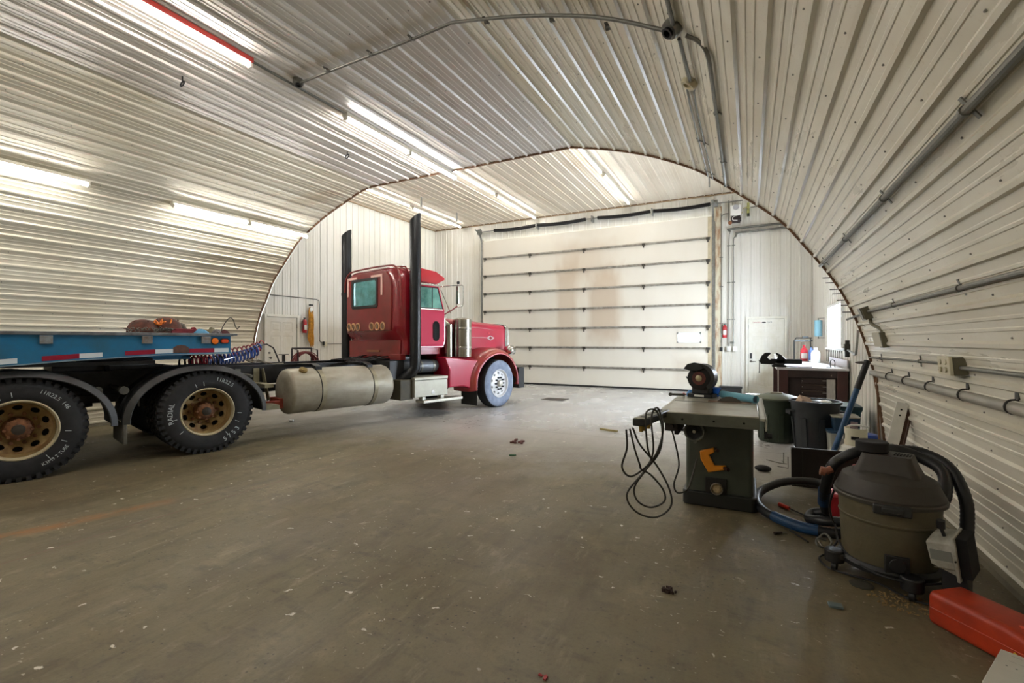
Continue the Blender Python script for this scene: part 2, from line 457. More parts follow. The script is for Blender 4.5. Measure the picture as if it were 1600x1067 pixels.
# ---- door bay walls
def rib_wall(a0, a1, z0, z1, fn, holes=(), rh=.014, off=0.0):
    """vertical ribs; fn(a, h, z) gives a point. holes = [(a0,a1,z0,z1)]"""
    m = MB(); xs = [a0]; k = math.floor(a0 / PITCH)
    while k * PITCH < a1:
        for d, h in RIB:
            a = k * PITCH + d + off
            if a0 < a < a1: xs.append((a, h))
        k += 1
    xs = [(a0, 0)] + xs[1:] + [(a1, 0)]
    cuts = sorted({c for h in holes for c in h[:2]})
    def hat(a):
        for (p, hp), (q, hq) in zip(xs, xs[1:]):
            if p <= a <= q: return hp + (hq - hp) * (a - p) / max(q - p, 1e-9)
        return 0
    xs = sorted(xs + [(c, hat(c)) for c in cuts])
    sc_ = rh / .017
    for (p, hp), (q, hq) in zip(xs, xs[1:]):
        if q - p < 1e-7: continue
        mid = (p + q) / 2; spans = [(z0, z1)]
        for h in holes:
            if h[0] < mid < h[1]:
                ns = []
                for (u, v) in spans:
                    if h[2] > u: ns.append((u, min(h[2], v)))
                    if h[3] < v: ns.append((max(h[3], u), v))
                spans = ns
        for (u, v) in spans:
            m.add([fn(p, hp * sc_, u), fn(q, hq * sc_, u), fn(q, hq * sc_, v), fn(p, hp * sc_, v)], [(0, 1, 2, 3)])
    return m
BXL, BXR, BYE, BH = -10.3, 1.45, 14.1, 5.47
DX0, DX1, DZ = -8.21, -0.92, 4.86
m = rib_wall(6.56, BYE, 0, BH, lambda a, h, z: (BXL + h, a, z), holes=[(7.28, 8.2, -1, 2.06)])
m.box(BXL - .1, BXL - .06, 6.5, 14.2, 0, BH + .1)
struct('wall_bay_left', m, M_bay, ang=20)
WY0, WY1, WZ0, WZ1 = 9.79, 11.29, 1.32, 2.06
m = rib_wall(6.56, BYE, 0, BH, lambda a, h, z: (BXR - h, a, z), holes=[(WY0, WY1, WZ0, WZ1)])
struct('wall_bay_right', m, M_bay, ang=20)
m = rib_wall(BXL, BXR, 0, BH, lambda a, h, z: (a, BYE - h, z), holes=[(DX0, DX1, -1, DZ), (-.09, .87, -1, 2.05)])
struct('wall_end', m, M_bay, ang=20)
m = rib_wall(BXL - .1, BXR + .1, 6.5, 14.2, lambda a, h, z: (a, z, BH - h))
m.box(BXL - .1, BXR + .1, 6.5, 14.2, BH + .03, BH + .06)
struct('ceiling_bay', m, M_bayceil, ang=20)
# angle trims at the top of the bay walls
m = MB(); m.box(BXL, BXR, BYE - .035, BYE - .02, BH - .05, BH - .018); m.box(BXL + .02, BXL + .035, 6.6, BYE, BH - .05, BH - .018)
struct('trim_2', m, mat('grimy_angle', '#a58d6c', 0.6, noise=0.3))
m = MB(); m.box(BXL, BXR, BYE - .04, BYE - .0, BH - .012, BH + .0)
struct('trim_3', m, M_brown)

# ---- window in the right bay wall
m = MB()
for a, b, c, d in ((WY0 - .05, WY1 + .05, WZ1, WZ1 + .05), (WY0 - .05, WY1 + .05, WZ0 - .05, WZ0), (WY0 - .05, WY0, WZ0, WZ1), (WY1, WY1 + .05, WZ0, WZ1)):
    m.box(1.40, 1.62, a, b, c, d)
wf = struct('window_1', m, M_white, bevel=.004)
gl = bpy.data.materials.new('frosted_window_glass'); gl.use_nodes = True
nt = gl.node_tree; nt.nodes.remove(nt.nodes['Principled BSDF']); o_ = nt.nodes['Material Output']
a_ = nt.nodes.new('ShaderNodeBsdfTranslucent'); a_.inputs[0].default_value = (.95, .97, 1, 1)
b_ = nt.nodes.new('ShaderNodeBsdfTransparent'); x_ = nt.nodes.new('ShaderNodeMixShader'); x_.inputs[0].default_value = 0.25
nt.links.new(b_.outputs[0], x_.inputs[1]); nt.links.new(a_.outputs[0], x_.inputs[2]); nt.links.new(x_.outputs[0], o_.inputs[0])
obj('window_pane', MB().box(1.50, 1.505, WY0, WY1, WZ0, WZ1), gl, wf)
obj('window_sill', MB().box(1.37, 1.6, WY0 - .06, WY1 + .06, WZ0 - .075, WZ0 - .045), M_white, wf, bevel=.004)

# ---- overhead door
M_panel = bpy.data.materials.new('insulated_door_panel'); M_panel.use_nodes = True
nt = M_panel.node_tree; b = nt.nodes['Principled BSDF']; L = nt.links.new
tc = nt.nodes.new('ShaderNodeTexCoord'); sx = nt.nodes.new('ShaderNodeSeparateXYZ'); L(tc.outputs['Object'], sx.inputs[0])
def _n(scale, sc, lo, hi, a, c):
    mp = nt.nodes.new('ShaderNodeMapping'); mp.inputs['Scale'].default_value = sc; L(tc.outputs['Object'], mp.inputs[0])
    n = nt.nodes.new('ShaderNodeTexNoise'); n.inputs['Scale'].default_value = scale; n.inputs['Detail'].default_value = 5; L(mp.outputs[0], n.inputs['Vector'])
    r = nt.nodes.new('ShaderNodeMapRange'); r.inputs[1].default_value = lo; r.inputs[2].default_value = hi; r.inputs[3].default_value = a; r.inputs[4].default_value = c
    L(n.outputs['Fac'], r.inputs[0]); return r.outputs[0]
def _mx(f, a, c):
    x = nt.nodes.new('ShaderNodeMix'); x.data_type = 'RGBA'; L(f, x.inputs['Factor'])
    for s_, i in ((a, 6), (c, 7)):
        if isinstance(s_, tuple): x.inputs[i].default_value = (*s_, 1)
        else: L(s_, x.inputs[i])
    return x.outputs[2]
def _m(op, a, c):
    x = nt.nodes.new('ShaderNodeMath'); x.operation = op
    for s_, i in ((a, 0), (c, 1)):
        if isinstance(s_, (int, float)): x.inputs[i].default_value = s_
        else: L(s_, x.inputs[i])
    return x.outputs[0]
def _blob(cx, cz, wx, wz):
    dx = _m('DIVIDE', _m('ABSOLUTE', _m('SUBTRACT', sx.outputs[0], cx), 0), wx); dz = _m('DIVIDE', _m('ABSOLUTE', _m('SUBTRACT', sx.outputs[2], cz), 0), wz)
    r = nt.nodes.new('ShaderNodeMapRange'); r.inputs[1].default_value = 1.0; r.inputs[2].default_value = 0.55
    L(_m('ADD', _m('MAXIMUM', dx, dz), _n(2.4, (1, 1, .5), 0, 1, -.35, .35)), r.inputs[0]); return r.outputs[0]
c = _mx(_n(1.2, (1, 1, .4), .4, .7, 0, .35), lin('#e2ddd0'), lin('#d4c9b4'))
c = _mx(_m('MULTIPLY', _blob(-5.15, 2.3, .42, 1.9), .45), c, lin('#b79e80'))
c = _mx(_m('MULTIPLY', _blob(-3.95, 2.5, .62, 1.3), .55), c, lin('#b49a7c'))
c = _mx(_m('MULTIPLY', _blob(-4.6, 3.9, 1.1, .75), .35), c, lin('#c0a98c'))
c = _mx(_m('MULTIPLY', _blob(-1.55, .55, .5, .5), .25), c, lin('#a58e72'))
L(c, b.inputs['Base Color']); b.inputs['Roughness'].default_value = 0.4
dr = MB()
YD = 14.0
door = struct('door_1', MB().box(DX0, DX1, YD + .045, YD + .06, 0, DZ), M_panel)
SEC = DZ / 8
for i in range(8):
    z0 = i * SEC
    m = MB().box(DX0, DX1, YD, YD + .045, z0 + .004, z0 + SEC - .004)
    obj('door_section', m, M_panel, door, bevel=.006)
M_strut = mat('zinc_strut', '#b5b2aa', 0.4, 0.55, noise=0.3, nscale=9, col2='#8d887c')
for i in range(1, 8):
    z = i * SEC
    m = MB(); m.box(DX0 + .03, DX1 - .03, YD - .022, YD, z - .03, z + .03); m.box(DX0 + .03, DX1 - .03, YD - .045, YD - .022, z - .012, z + .014); m.box(DX0 + .03, DX1 - .03, YD - .048, YD, z - .034, z - .030)
    obj('strut', m, M_strut, door)
    for hx in (DX0 + .1, -6.41, -4.57, -2.76, DX1 - .1):
        h = MB(); h.box(hx - .045, hx + .045, YD - .06, YD, z - .05, z + .02); h.box(hx - .02, hx + .02, YD - .058, YD - .05, z - .12, z - .05)
        h.cyl((hx - .05, YD - .062, z), (hx + .05, YD - .062, z), .012, n=8)
        obj('hinge', h, mat('dark_hinge', '#55524b', 0.5, 0.7), door)
h = MB(); h.box(DX0 + .04, DX1 - .04, YD - .03, YD, 0.0, .05)
obj('bottom_seal', h, M_rubber, door)
obj('door_stile', MB().box(DX1 - .11, DX1 - .003, YD - .006, YD + .001, .01, DZ - .02), mat('tan_stile', '#cdbfa0', 0.5, noise=.3, nscale=4), door)
h = MB(); h.box(-1.84, -1.80, YD - .02, YD, 1.36, 1.66); h.box(-1.24, -1.20, YD - .02, YD, 1.36, 1.66); h.box(-1.84, -1.2, YD - .02, YD, 1.36, 1.40); h.box(-1.84, -1.2, YD - .02, YD, 1.62, 1.66)
fr = obj('window_frame', h, M_white, door)
obj('window_pane', MB().box(-1.80, -1.24, YD - .012, YD - .004, 1.40, 1.62), mat('daylit_door_glass', '#ffffff', 0.3, emis='#f2f6ff', es=2.0), fr)
# vertical and horizontal tracks
def track(xc, side, name='track'):
    m = MB(); pts = [(xc, YD - .02, 0.05), (xc, YD - .02, 4.75)]
    for i in range(1, 9):
        t = PI / 2 * i / 8; pts.append((xc, YD - .02 - .42 * (1 - math.cos(t)), 4.75 + .42 * math.sin(t)))
    pts.append((xc, 7.2, 5.17))
    for a, c in zip(pts, pts[1:]):
        m.beam(a, c, .055, .012, up=(1, 0, 0) if False else (0, 1, .3)); m.beam((a[0] + side * .028, a[1], a[2]), (c[0] + side * .028, c[1], c[2]), .006, .05, up=(0, 1, .3))
    for y in (12.4, 10.6, 8.0):
        m.box(xc - .004, xc + .03, y - .02, y + .02, 5.17, BH)
    m.box(xc - .015, xc + .05 if side > 0 else xc + .015, YD + .0, YD + .04, 0.05, 4.7)
    return obj(name, m, M_galv, door)
track(DX0 - .03, -1); track(DX1 + .03, 1)
M_spring = mat('black_spring_steel', '#1d1b19', 0.5, 0.6)
for (a, c) in ((-7.72, -6.2), (-6.1, -4.5), (-4.12, -2.56), (-2.47, -0.96)):
    m = MB(); pts = []
    for i in range(13):
        t = i / 12; pts.append((a + (c - a) * t, 13.93, 5.165 - .035 * math.sin(PI * t)))
    m.tube(pts, .05, 12)
    for i in range(0, int((c - a) / .022)):      # coil ridges
        t = i * .022 / (c - a); x = a + (c - a) * t; z = 5.165 - .035 * math.sin(PI * t)
        m.lathe([(.05, -.009), (.058, 0), (.05, .009)], (x, 13.93, z), (1, 0, 0), 12)
    obj('torsion_spring', m, M_spring, door)
m = MB(); m.cyl((DX0 - .15, 13.93, 5.165), (-.16, 13.93, 5.165), .016, n=10)
for x in (-6.15, -4.3, -2.515): m.box(x - .02, x + .02, 13.86, 14.08, 5.06, 5.24)
for x in (DX0 - .1, DX1 + .1): m.cyl((x - .05, 13.93, 5.165), (x + .05, 13.93, 5.165), .10, n=20)
obj('spring_shaft', m, M_galv, door)
# jamb and header angle
m = MB(); m.box(DX0 - .05, DX0, 13.99, 14.1, 0, DZ + .03); m.box(DX1 + .02, DX1 + .24, 14.04, 14.1, 0, 5.1)
struct('trim_4', m, mat('grimy_jamb', '#cfc8ae', 0.5, noise=0.4, nscale=3, col2='#a07a58', thr=(.38, .55), stretch=(3, 1, .7)), bevel=.004)

# ---- the two walk doors
def panel_door(name, w, h, T, hinge_left=False):
    d = struct(name, MB().box(0, w, -.05, -.01, 0, h), M_cream)
    rows = [(h * .82, h * .94), (h * .44, h * .77), (h * .10, h * .39)]
    for (z0, z1) in rows:
        for (a, c) in ((w * .15, w * .46), (w * .54, w * .85)):
            p = MB(); r0 = [(a, 0, z0), (c, 0, z0), (c, 0, z1), (a, 0, z1)]
            def inset(k, y): return [Vector((a + k, y, z0 + k)), Vector((c - k, y, z0 + k)), Vector((c - k, y, z1 - k)), Vector((a + k, y, z1 - k))]
            p.rings([inset(0, -.012), inset(.0, -.006), inset(.022, -.014), inset(.04, -.014), inset(.055, -.007)], 0)
            obj('door_panel', p, M_cream, d, ang=20)
    f = MB(); f.box(-.06, 0, -.06, .02, 0, h + .06); f.box(w, w + .06, -.06, .02, 0, h + .06); f.box(0, w, -.06, .02, h, h + .06)
    obj('door_frame', f, M_cream, d, bevel=.004)
    g = MB(); g.box(-.004, .004, -.011, -.004, 0, h); g.box(w - .004, w + .004, -.011, -.004, 0, h); g.box(0, w, -.011, -.004, h - .004, h + .006)
    obj('door_gap', g, M_seam, d)
    for z in (.25, 1.0, 1.78):
        x = 0 if hinge_left else w
        obj('hinge', MB().cyl((x, .004, z - .05), (x, .004, z + .05), .009, n=8), M_dgalv, d)
    d.matrix_world = T
    return d
# in each case local +y faces the room
d2 = panel_door('door_2', .84, 1.99, Matrix.Translation((.81, 14.06, 0.01)) @ Matrix.Rotation(PI, 4, 'Z'))
k = MB(); k.box(.75, .80, -.01, .012, .93, 1.08); obj('keypad', k, M_black, d2, bevel=.004)
k = MB(); k.cyl((.775, -.01, .86), (.775, .05, .86), .014); k.cyl((.775, .045, .86), (.66, .045, .855), .009); k.cyl((.775, -.012, .86), (.775, 0, .86), .03); obj('lever_handle', k, M_dgalv, d2)
for i, (xc, txt, cm, sz) in enumerate(((.64, 'DANGER', '#a03038', .045), (.47, '\u25cf', '#1b1b1b', .05), (.335, 'SHOP', '#3a3a3a', .04))):
    k = MB()
    if i == 1: k.ball((xc, -.008, 1.895), .05, 12, sc=(1, .05, .34))
    else:
        vs, fs = text_shape(txt, sz * 1.05); k.add([(xc - x, -.0085, 1.895 + y) for x, y, z in vs], fs)
    obj('sticker', k, mat('sticker_ink_%d' % i, cm, .5), d2)
d3 = panel_door('door_3', .84, 1.99, Matrix.Translation((BXL + .05, 8.16, 0.01)) @ Matrix.Rotation(-PI / 2, 4, 'Z'), True)
k = MB(); k.cyl((.77, 0, 1.0), (.77, .05, 1.0), .012); k.ball((.77, .06, 1.0), .028, 12); k.cyl((.77, -.01, 1.12), (.77, .02, 1.12), .022); obj('door_knob', k, M_dgalv, d3)
# baseboards
m = MB(); m.box(1.30, 1.345, -5.9, 6.5, 0, .04); struct('baseboard_right', m, mat('bottom_channel', '#8d8672', 0.6, noise=.3))
m = MB(); m.box(-9.63, -9.60, -5.9, 6.5, 0, .04); struct('baseboard_left', m, MATS['bottom_channel'])
# ================================================================ lamps, conduits and fixings on the vault
M_tube = mat('lit_tube', '#ffffff', 0.3, emis='#fffaf4', es=TUBE)
M_tube_dim = mat('dim_tube', '#ffffff', 0.3, emis='#fffaf4', es=TUBE * .55)
M_lampw = mat('white_lamp_housing', '#e4e0d2', 0.4)
M_lampred = mat('red_lamp_housing', '#c23a30', 0.4)
def strip_light(L, label, housing=M_lampw, group='fluorescent strip lights', tube=None):
    """base at origin (ceiling side), runs along +Y for L, hangs towards -Z"""
    t = thing('fluorescent_light', label, 'light', group=group)
    m2 = MB()
    vs = []
    for y in (0, L): vs += [(-.042, y, 0), (.042, y, 0), (.040, y, -.05), (-.040, y, -.05)]
    m2.add(vs, [(0, 1, 2, 3), (4, 7, 6, 5), (0, 4, 5, 1), (1, 5, 6, 2), (2, 6, 7, 3), (3, 7, 4, 0)])
    obj('housing', m2, housing, t, bevel=.004)
    obj('tube', MB().cyl((0, .03, -.068), (0, L - .03, -.068), .018, n=12), tube or M_tube, t)
    for y in (.015, L - .015):
        obj('lamp_holder', MB().box(-.03, .03, y - .012, y + .012, -.095, -.045), M_lampw, t, bevel=.004)
    return t
def put(t, loc, ry=0):
    t.location = loc; t.rotation_euler = (0, ry, 0); return t
p4 = strip_light(1.22, 'x')
p8 = strip_light(2.6, 'x', tube=M_tube_dim)
spots = []
# flat crown row
A_ = math.atan2(.3, .9)
put(p4, (-4.46, 4.235, 4.232)); p4['label'] = 'strip light on the flat vault ceiling directly beyond the round conduit box'
dup(p4, (-4.46, 5.47, 4.232), label='strip light on the flat vault ceiling ending above the brown arch rim')
red = strip_light(1.3, 'red-sided strip light near the camera, ending before the round conduit box', M_lampred); put(red, (-4.46, 1.72, 4.232))
# left haunch row: tilt to follow the curve
ry = -R(27)
nz = (-7.90, 3.54)
for y, lab in ((1.82, 'strip light high on the left wall at the left edge of the photo'), (4.04, 'strip light high on the left wall, first of the joined pair before the arch rim'), (5.28, 'strip light high on the left wall, touching the brown arch rim')):
    q = dup(p4, (nz[0] + .02, y, nz[1]), label=lab); q.rotation_euler = (0, -ry * -1, 0)
# unseen fill lights added behind the camera, in the same rows
for i, y in enumerate((-5.2, -3.7, -2.2, -.7)):
    dup(p4, (-4.46, y, 4.232), label='added fill strip light on the flat vault ceiling behind the photographer, number %s from the rear wall' % ('one', 'two', 'three', 'four')[i])
    q = dup(p4, (nz[0] + .02, y, nz[1]), label='added fill strip light high on the left wall behind the photographer, number %s from the rear wall' % ('one', 'two', 'three', 'four')[i]); q.rotation_euler = (0, ry, 0)
# bay ceiling
put(p8, (-6.19, 11.3, 5.45)); p8['label'] = 'long strip light on the bay ceiling, middle row, nearest the overhead door'
dup(p8, (-6.16, 8.5, 5.45), label='long strip light on the bay ceiling, middle row, nearest the arch rim')
dup(p8, (-3.12, 11.03, 5.45), label='long strip light on the bay ceiling, right row, nearest the overhead door')
dup(p8, (-3.14, 8.25, 5.45), label='long strip light on the bay ceiling, right row, nearest the arch rim')
dup(p8, (-9.0, 11.2, 5.45), label='long strip light on the bay ceiling, left row, behind the tall black exhaust stack')
dup(p8, (-8.93, 8.35, 5.45), label='long strip light on the bay ceiling, left row, starting at the arch rim')

# conduit system ------------------------------------------------
def conduit(name, label, pts, r, k=0, mt=None, clips=(), group=None, cr=None):
    P = catmull(pts, k) if k else pts
    o = obj(name, MB().tube(P, r, 10), mt or M_dgalv); tag(o, label, 'conduit', group)
    for c, n in clips:
        c = Vector(c); n = Vector(n).normalized(); q = MB()
        q.lathe([(r + .001, -.012), (r + .006, -.012), (r + .006, .012), (r + .001, .012)], c, (0, 1, 0) if cr is None else cr, 12)
        w = n.cross(Vector((0, 1, 0) if cr is None else cr)).normalized()
        q.beam(c + w * (r) - n * r * .9, c + w * (r + .035) - n * r * .9, .024, .005, up=n)
        q.beam(c - w * (r) - n * r * .9, c - w * (r + .035) - n * r * .9, .024, .005, up=n)
        obj('pipe_clip', q, M_dgalv, o)
    return o
# across the vault at Y = 3.45
cross = [(-4.36, 3.5, 4.20), (-3.9, 3.49, 4.205), (-2.9, 3.47, 4.205), (-2.42, 3.45, 4.205), (-2.28, 3.44, 4.19), (-1.7, 3.42, 4.045), (-1.2, 3.38, 3.87), (-.86, 3.34, 3.71), (-.52, 3.32, 3.52)]
nn = Vector((-.2, 0, -1))
conduit('conduit', 'grey conduit crossing the vault ceiling between two round boxes', cross, .014, 4, None,
        [((x, 3.46, z), (0, 0, -1)) for x, z in ((-3.9, 4.205), (-3.3, 4.205), (-2.8, 4.205), (-2.0, 4.12), (-1.4, 3.95), (-.95, 3.75))], cr=(1, 0, 0))
conduit('conduit', 'grey conduit running from the red strip light to the round box on the flat ceiling', [(-4.46, 3.0, 4.215), (-4.44, 3.5, 4.2), (-4.45, 4.22, 4.215)], .013)
def round_box(name, label, c, n, r=.06, h=.05, lens=True, mt=M_dgalv):
    t = thing(name, label, 'junction box', c)
    a = Vector(n).normalized()
    m = MB(); m.lathe([(0, 0), (r, 0), (r, h * .8), (r * .9, h), (r * .55, h), (r * .5, h * .6), (0, h * .6)], (0, 0, 0), a, 20); obj('box', m, mt, t)
    if lens:
        m = MB(); m.lathe([(r * .5, h * .61), (r * .5, h * 1.05), (r * .62, h * 1.25), (r * .40, h * 1.25), (r * .30, h * .7), (0, h * .65)], (0, 0, 0), a, 20); obj('lamp_socket', m, M_black, t)
    return t
round_box('junction_box', 'dark round junction box on the flat ceiling where two conduits meet', (-4.38, 3.5, 4.25), (0.1, 0, -1), .055, .06)
round_box('junction_box', 'large dark round junction box with open socket high on the right curve', (-.44, 3.31, 3.54), (-.55, -.3, -.75), .065, .08)
round_box('junction_box', 'pale round junction box beside the strip conduits on the right curve', (-.42, 4.02, 3.50), (-.55, 0, -.75), .065, .05, False, mat('cream_box', '#b9b091', .5))
conduit('conduit', 'conduit running from the camera side to the large round box on the right curve', [(-.45, -5.5, 3.49), (-.45, 3.25, 3.49)], .014)
conduit('conduit', 'straight conduit between the dark round box and the pale round box', [(-.43, 3.38, 3.47), (-.42, 3.96, 3.465)], .013)
conduit('conduit', 'S-bent conduit leaving the large round box and running to the arch rim', [(-.38, 3.33, 3.45), (-.3, 3.36, 3.40), (-.255, 3.45, 3.345), (-.25, 3.9, 3.34), (-.26, 5.2, 3.345), (-.27, 6.1, 3.35), (-.27, 6.5, 3.36)], .014, 5, None,
        [((-.255, 4.35, 3.345), (-.6, 0, -.75)), ((-.262, 5.55, 3.345), (-.6, 0, -.75)), ((-.27, 6.45, 3.355), (-.6, 0, -.75))])
for i, (x, z, lab) in enumerate(((-.475, 3.515, 'left one of two thin conduits from the pale round box to the arch rim'), (-.42, 3.475, 'right one of two thin conduits from the pale round box to the arch rim'))):
    conduit('conduit', lab, [(x + .03, 4.08, z), (x, 4.4, z), (x, 6.5, z)], .008, 3, None, [((x, 5.3, z), (-.6, 0, -.75)), ((x, 6.3, z), (-.6, 0, -.75))])
# right wall
conduit('conduit', 'thick grey conduit running high along the right curved wall', [(.735, -5.5, 2.28), (.735, 6.5, 2.28)], .018, 0, None,
        [((.735, y, 2.28), (-.82, 0, -.57)) for y in (.9, 2.38, 3.61, 4.9, 6.2)])
conduit('conduit', 'grey conduit running along the right wall into the upper switch box', [(1.055, -5.5, 1.70), (1.055, 5.75, 1.70)], .015, 0, None,
        [((1.055, y, 1.70), (-.9, 0, -.4)) for y in (1.6, 3.5, 4.85)])
conduit('conduit', 'short conduit from the upper switch box to the arch rim', [(1.06, 5.9, 1.69), (1.06, 6.3, 1.685), (1.03, 6.75, 1.66)], .012, 3)
conduit('conduit', 'grey conduit running along the right wall into the receptacle box', [(1.175, -5.5, 1.24), (1.175, 3.86, 1.236)], .013)
conduit('conduit', 'thin conduit from the receptacle box to the arch rim', [(1.195, 4.12, 1.25), (1.195, 5.3, 1.24), (1.195, 6.5, 1.22)], .009, 0, None, [((1.195, 4.75, 1.245), (-1, 0, -.1)), ((1.2, 6.0, 1.23), (-1, 0, -.1))])
M_pvc = mat('grey_pvc', '#9a968a', 0.45, noise=.15, nscale=6)
o = obj('pvc_pipe', MB().tube([(1.225, -5.5, 1.06), (1.225, 6.5, 1.05)], .032, 14), M_pvc); tag(o, 'thick grey plastic pipe clipped low along the right wall', 'pipe')
for y in (1.4, 2.4, 3.35, 3.97, 4.6, 5.2, 5.75):
    q = MB(); pts = [(1.225 + .037 * math.cos(t), y, 1.06 + .037 * math.sin(t)) for t in [R(60 + 24 * i) for i in range(11)]] + [(1.235, y + .01, 1.00)]
    q.tube([(1.25, y, 1.13)] + pts[:-1], .006, 6); q.box(1.235, 1.26, y - .02, y + .02, 1.10, 1.15); obj('pipe_hook', q, mat('dark_clip', '#3a3834', .5, .5), o)
# boxes
M_olive = mat('olive_box', '#6b6650', 0.5, noise=.2)
t = thing('switch_box', 'small olive switch box on the right wall where the upper conduit ends', 'electrical box', (1.06, 5.82, 1.69))
m = MB(); m.obox((0, 0, 0), (.10, .13, .13), (0, -.35, 0)); obj('box', m, M_olive, t, bevel=.006)
m = MB(); m.obox((-.055, 0, -.01), (.012, .10, .11), (0, -.35, 0)); obj('cover_plate', m, mat('grey_plate', '#77746a', .4, .5), t)
conduit('conduit', 'crooked olive conduit joining the two olive boxes on the right wall', [(1.075, 5.80, 1.63), (1.085, 5.76, 1.57), (1.13, 5.65, 1.52), (1.14, 5.62, 1.47)], .016, 4, M_olive)
t = thing('receptacle_box', 'olive receptacle box with a pale cover hanging below the upper switch box', 'electrical box', (1.155, 5.62, 1.42))
m = MB(); m.obox((0, 0, 0), (.08, .12, .15), (0, -.2, 0)); obj('box', m, M_olive, t, bevel=.006)
m = MB(); m.obox((-.05, .03, 0), (.012, .13, .14), (0, -.2, .25)); obj('cover_plate', m, mat('pale_plate', '#c9c4b2', .5), t)
t = thing('receptacle_box', 'double receptacle box with cream outlets on the right wall above the plastic pipe', 'electrical box', (1.18, 3.99, 1.243))
m = MB(); m.obox((0, 0, 0), (.07, .20, .115), (0, -.1, 0)); obj('box', m, M_olive, t, bevel=.005)
m = MB(); m.obox((-.045, 0, 0), (.02, .205, .12), (0, -.1, 0)); obj('cover_plate', m, mat('cream_plate', '#cfc8ae', .5), t, bevel=.004)
for y in (-.045, .045):
    for z in (-.025, .025):
        obj('outlet', MB().cyl((-.054, y, z), (-.062, y, z), .018, n=12), mat('outlet_face', '#b5ad90', .5), t)
# ceiling hooks
for x, y, lab in ((-5.44, 2.9, 'black ring hook hanging from the vault ceiling near the corner'), (-5.37, 5.15, 'black ring hook hanging from the vault ceiling near the arch')):
    t = thing('ring_hook', lab, 'hook', (x, y, 4.23))
    obj('eye_bolt', MB().cyl((0, 0, .02), (0, 0, -.03), .008, n=8), M_black, t)
    obj('ring', MB().tube([(.032 * math.cos(a), .01 * math.sin(a), -.06 + .032 * math.sin(a)) for a in [2 * PI * i / 16 for i in range(16)]], .008, 6, loop=True), M_black, t)
# row of pegs sticking out from the arch rim
for i, (x0, z0) in enumerate(((.77, 2.15), (.80, 2.09), (.84, 2.01), (.865, 1.955), (.91, 1.88), (.94, 1.82), (.965, 1.74))):
    o = obj('rim_peg', MB().cyl((x0, 6.6, z0), (x0 + .125, 6.6, z0), .006, n=6).box(x0 + .11, x0 + .19, 6.535, 6.61, z0 - .01, z0 + .01), mat('dark_peg', '#3c3a34', .5, .4))
    tag(o, 'thin dark steel peg in the ladder-like row behind the arch rim', 'peg', 'row of pegs behind the right arch rim')
# left bay wall fittings
conduit('conduit', 'conduit over the left walk door, bending down past the yellow rope', [(-10.25, 7.0, 2.52), (-10.25, 8.6, 2.52), (-10.25, 8.78, 2.50), (-10.25, 8.855, 2.40), (-10.25, 8.855, 1.5), (-10.25, 8.87, 1.42), (-10.25, 9.0, 1.33)], .012, 4)
conduit('conduit', 'conduit running right from the small wall box on the left bay wall', [(-10.25, 9.1, 1.34), (-10.25, 13.2, 1.36)], .010)
t = thing('outlet_box', 'small cream outlet box on the left bay wall below the conduit', 'electrical box', (-10.26, 9.05, 1.33))
obj('box', MB().box(-.02, .035, -.05, .05, -.06, .06), mat('cream_plate', '#cfc8ae', .5), t, bevel=.005)
obj('plug', MB().box(.0, .05, -.085, -.05, -.03, .07), M_black, t)
# ================================================================ the red tractor unit
TL = (-7.254, 3.835, 0); TR = -R(14.0)
truck = thing('semi_truck', 'red semi truck with two tall black exhaust stacks and a bare black frame', 'truck', TL, TR)
M_red = mat('dark_red_paint', '#8c0f20', 0.26, 0.05, coat=0.7, noise=0.25, nscale=3, col2='#7a0d18')
M_redback = mat('dusty_red_paint', '#7d1414', 0.42, 0.0, coat=0.25, noise=0.35, nscale=3, col2='#6b1710')
M_redfen = mat('dusty_red_fender', '#971a26', 0.33, 0.0, coat=0.5, noise=0.5, nscale=3.5, col2='#8f3420')
M_blk = mat('black_chassis_paint', '#1c1f23', 0.42, 0.2, noise=0.4, nscale=7, col2='#0c0c0d')
M_stack = mat('matt_black_stack', '#17191b', 0.38, 0.3)
M_chrome = mat('chrome', '#d8d8d6', 0.12, 1.0)
M_dchrome = mat('dull_chrome', '#b8b4a8', 0.22, 1.0, noise=.3, nscale=4, stretch=(3, 3, .5))
M_alu = mat('dusty_aluminium', '#b9b4a6', 0.5, 0.3, noise=0.35, nscale=2.2, col2='#918a77', stretch=(1, .5, 1))
M_box = mat('brushed_box', '#a5a294', 0.45, 0.45, noise=.15, nscale=5)
M_tyre = mat('tyre_rubber', '#1c1c1e', 0.75, noise=0.35, nscale=12, col2='#101011')
M_tyreF = mat('dusty_tyre_sidewall', '#8692a6', 0.7, noise=0.3, nscale=7, col2='#6a7488')
M_rim = mat('tan_dusty_rim', '#a8925f', 0.6, 0.1, noise=0.5, nscale=7, col2='#7d5f38')
M_rimedge = mat('tan_rim_edge', '#c4b896', 0.5, 0.2, noise=.3, nscale=9)
M_hub = mat('rusty_hub', '#8a5d38', 0.7, 0.2, noise=0.6, nscale=16, col2='#4f2f1c')
M_hole = mat('dark_opening', '#050505', 0.9)
M_wrim = mat('white_front_rim', '#dfe0e2', 0.4, 0.1)
M_letter = mat('white_tyre_lettering', '#b4bcbc', 0.7)
M_glass = mat('green_tinted_glass', '#7fb8a8', 0.05, 0.0, trans=0.0, coat=0.6, noise=.5, nscale=1.6, col2='#2f6a66')
M_winrear = mat('rear_window_reflection', '#62b4bd', 0.04, 0.2, coat=1.0, noise=.4, nscale=2.3, col2='#23665f')  # pale blue reflection put into the pane colour
M_fend = mat('black_plastic_fender', '#3b3d3e', 0.5, noise=.3, nscale=6, col2='#2a2b2b')
M_flap = mat('mud_flap_rubber', '#20211f', 0.7, noise=.3)
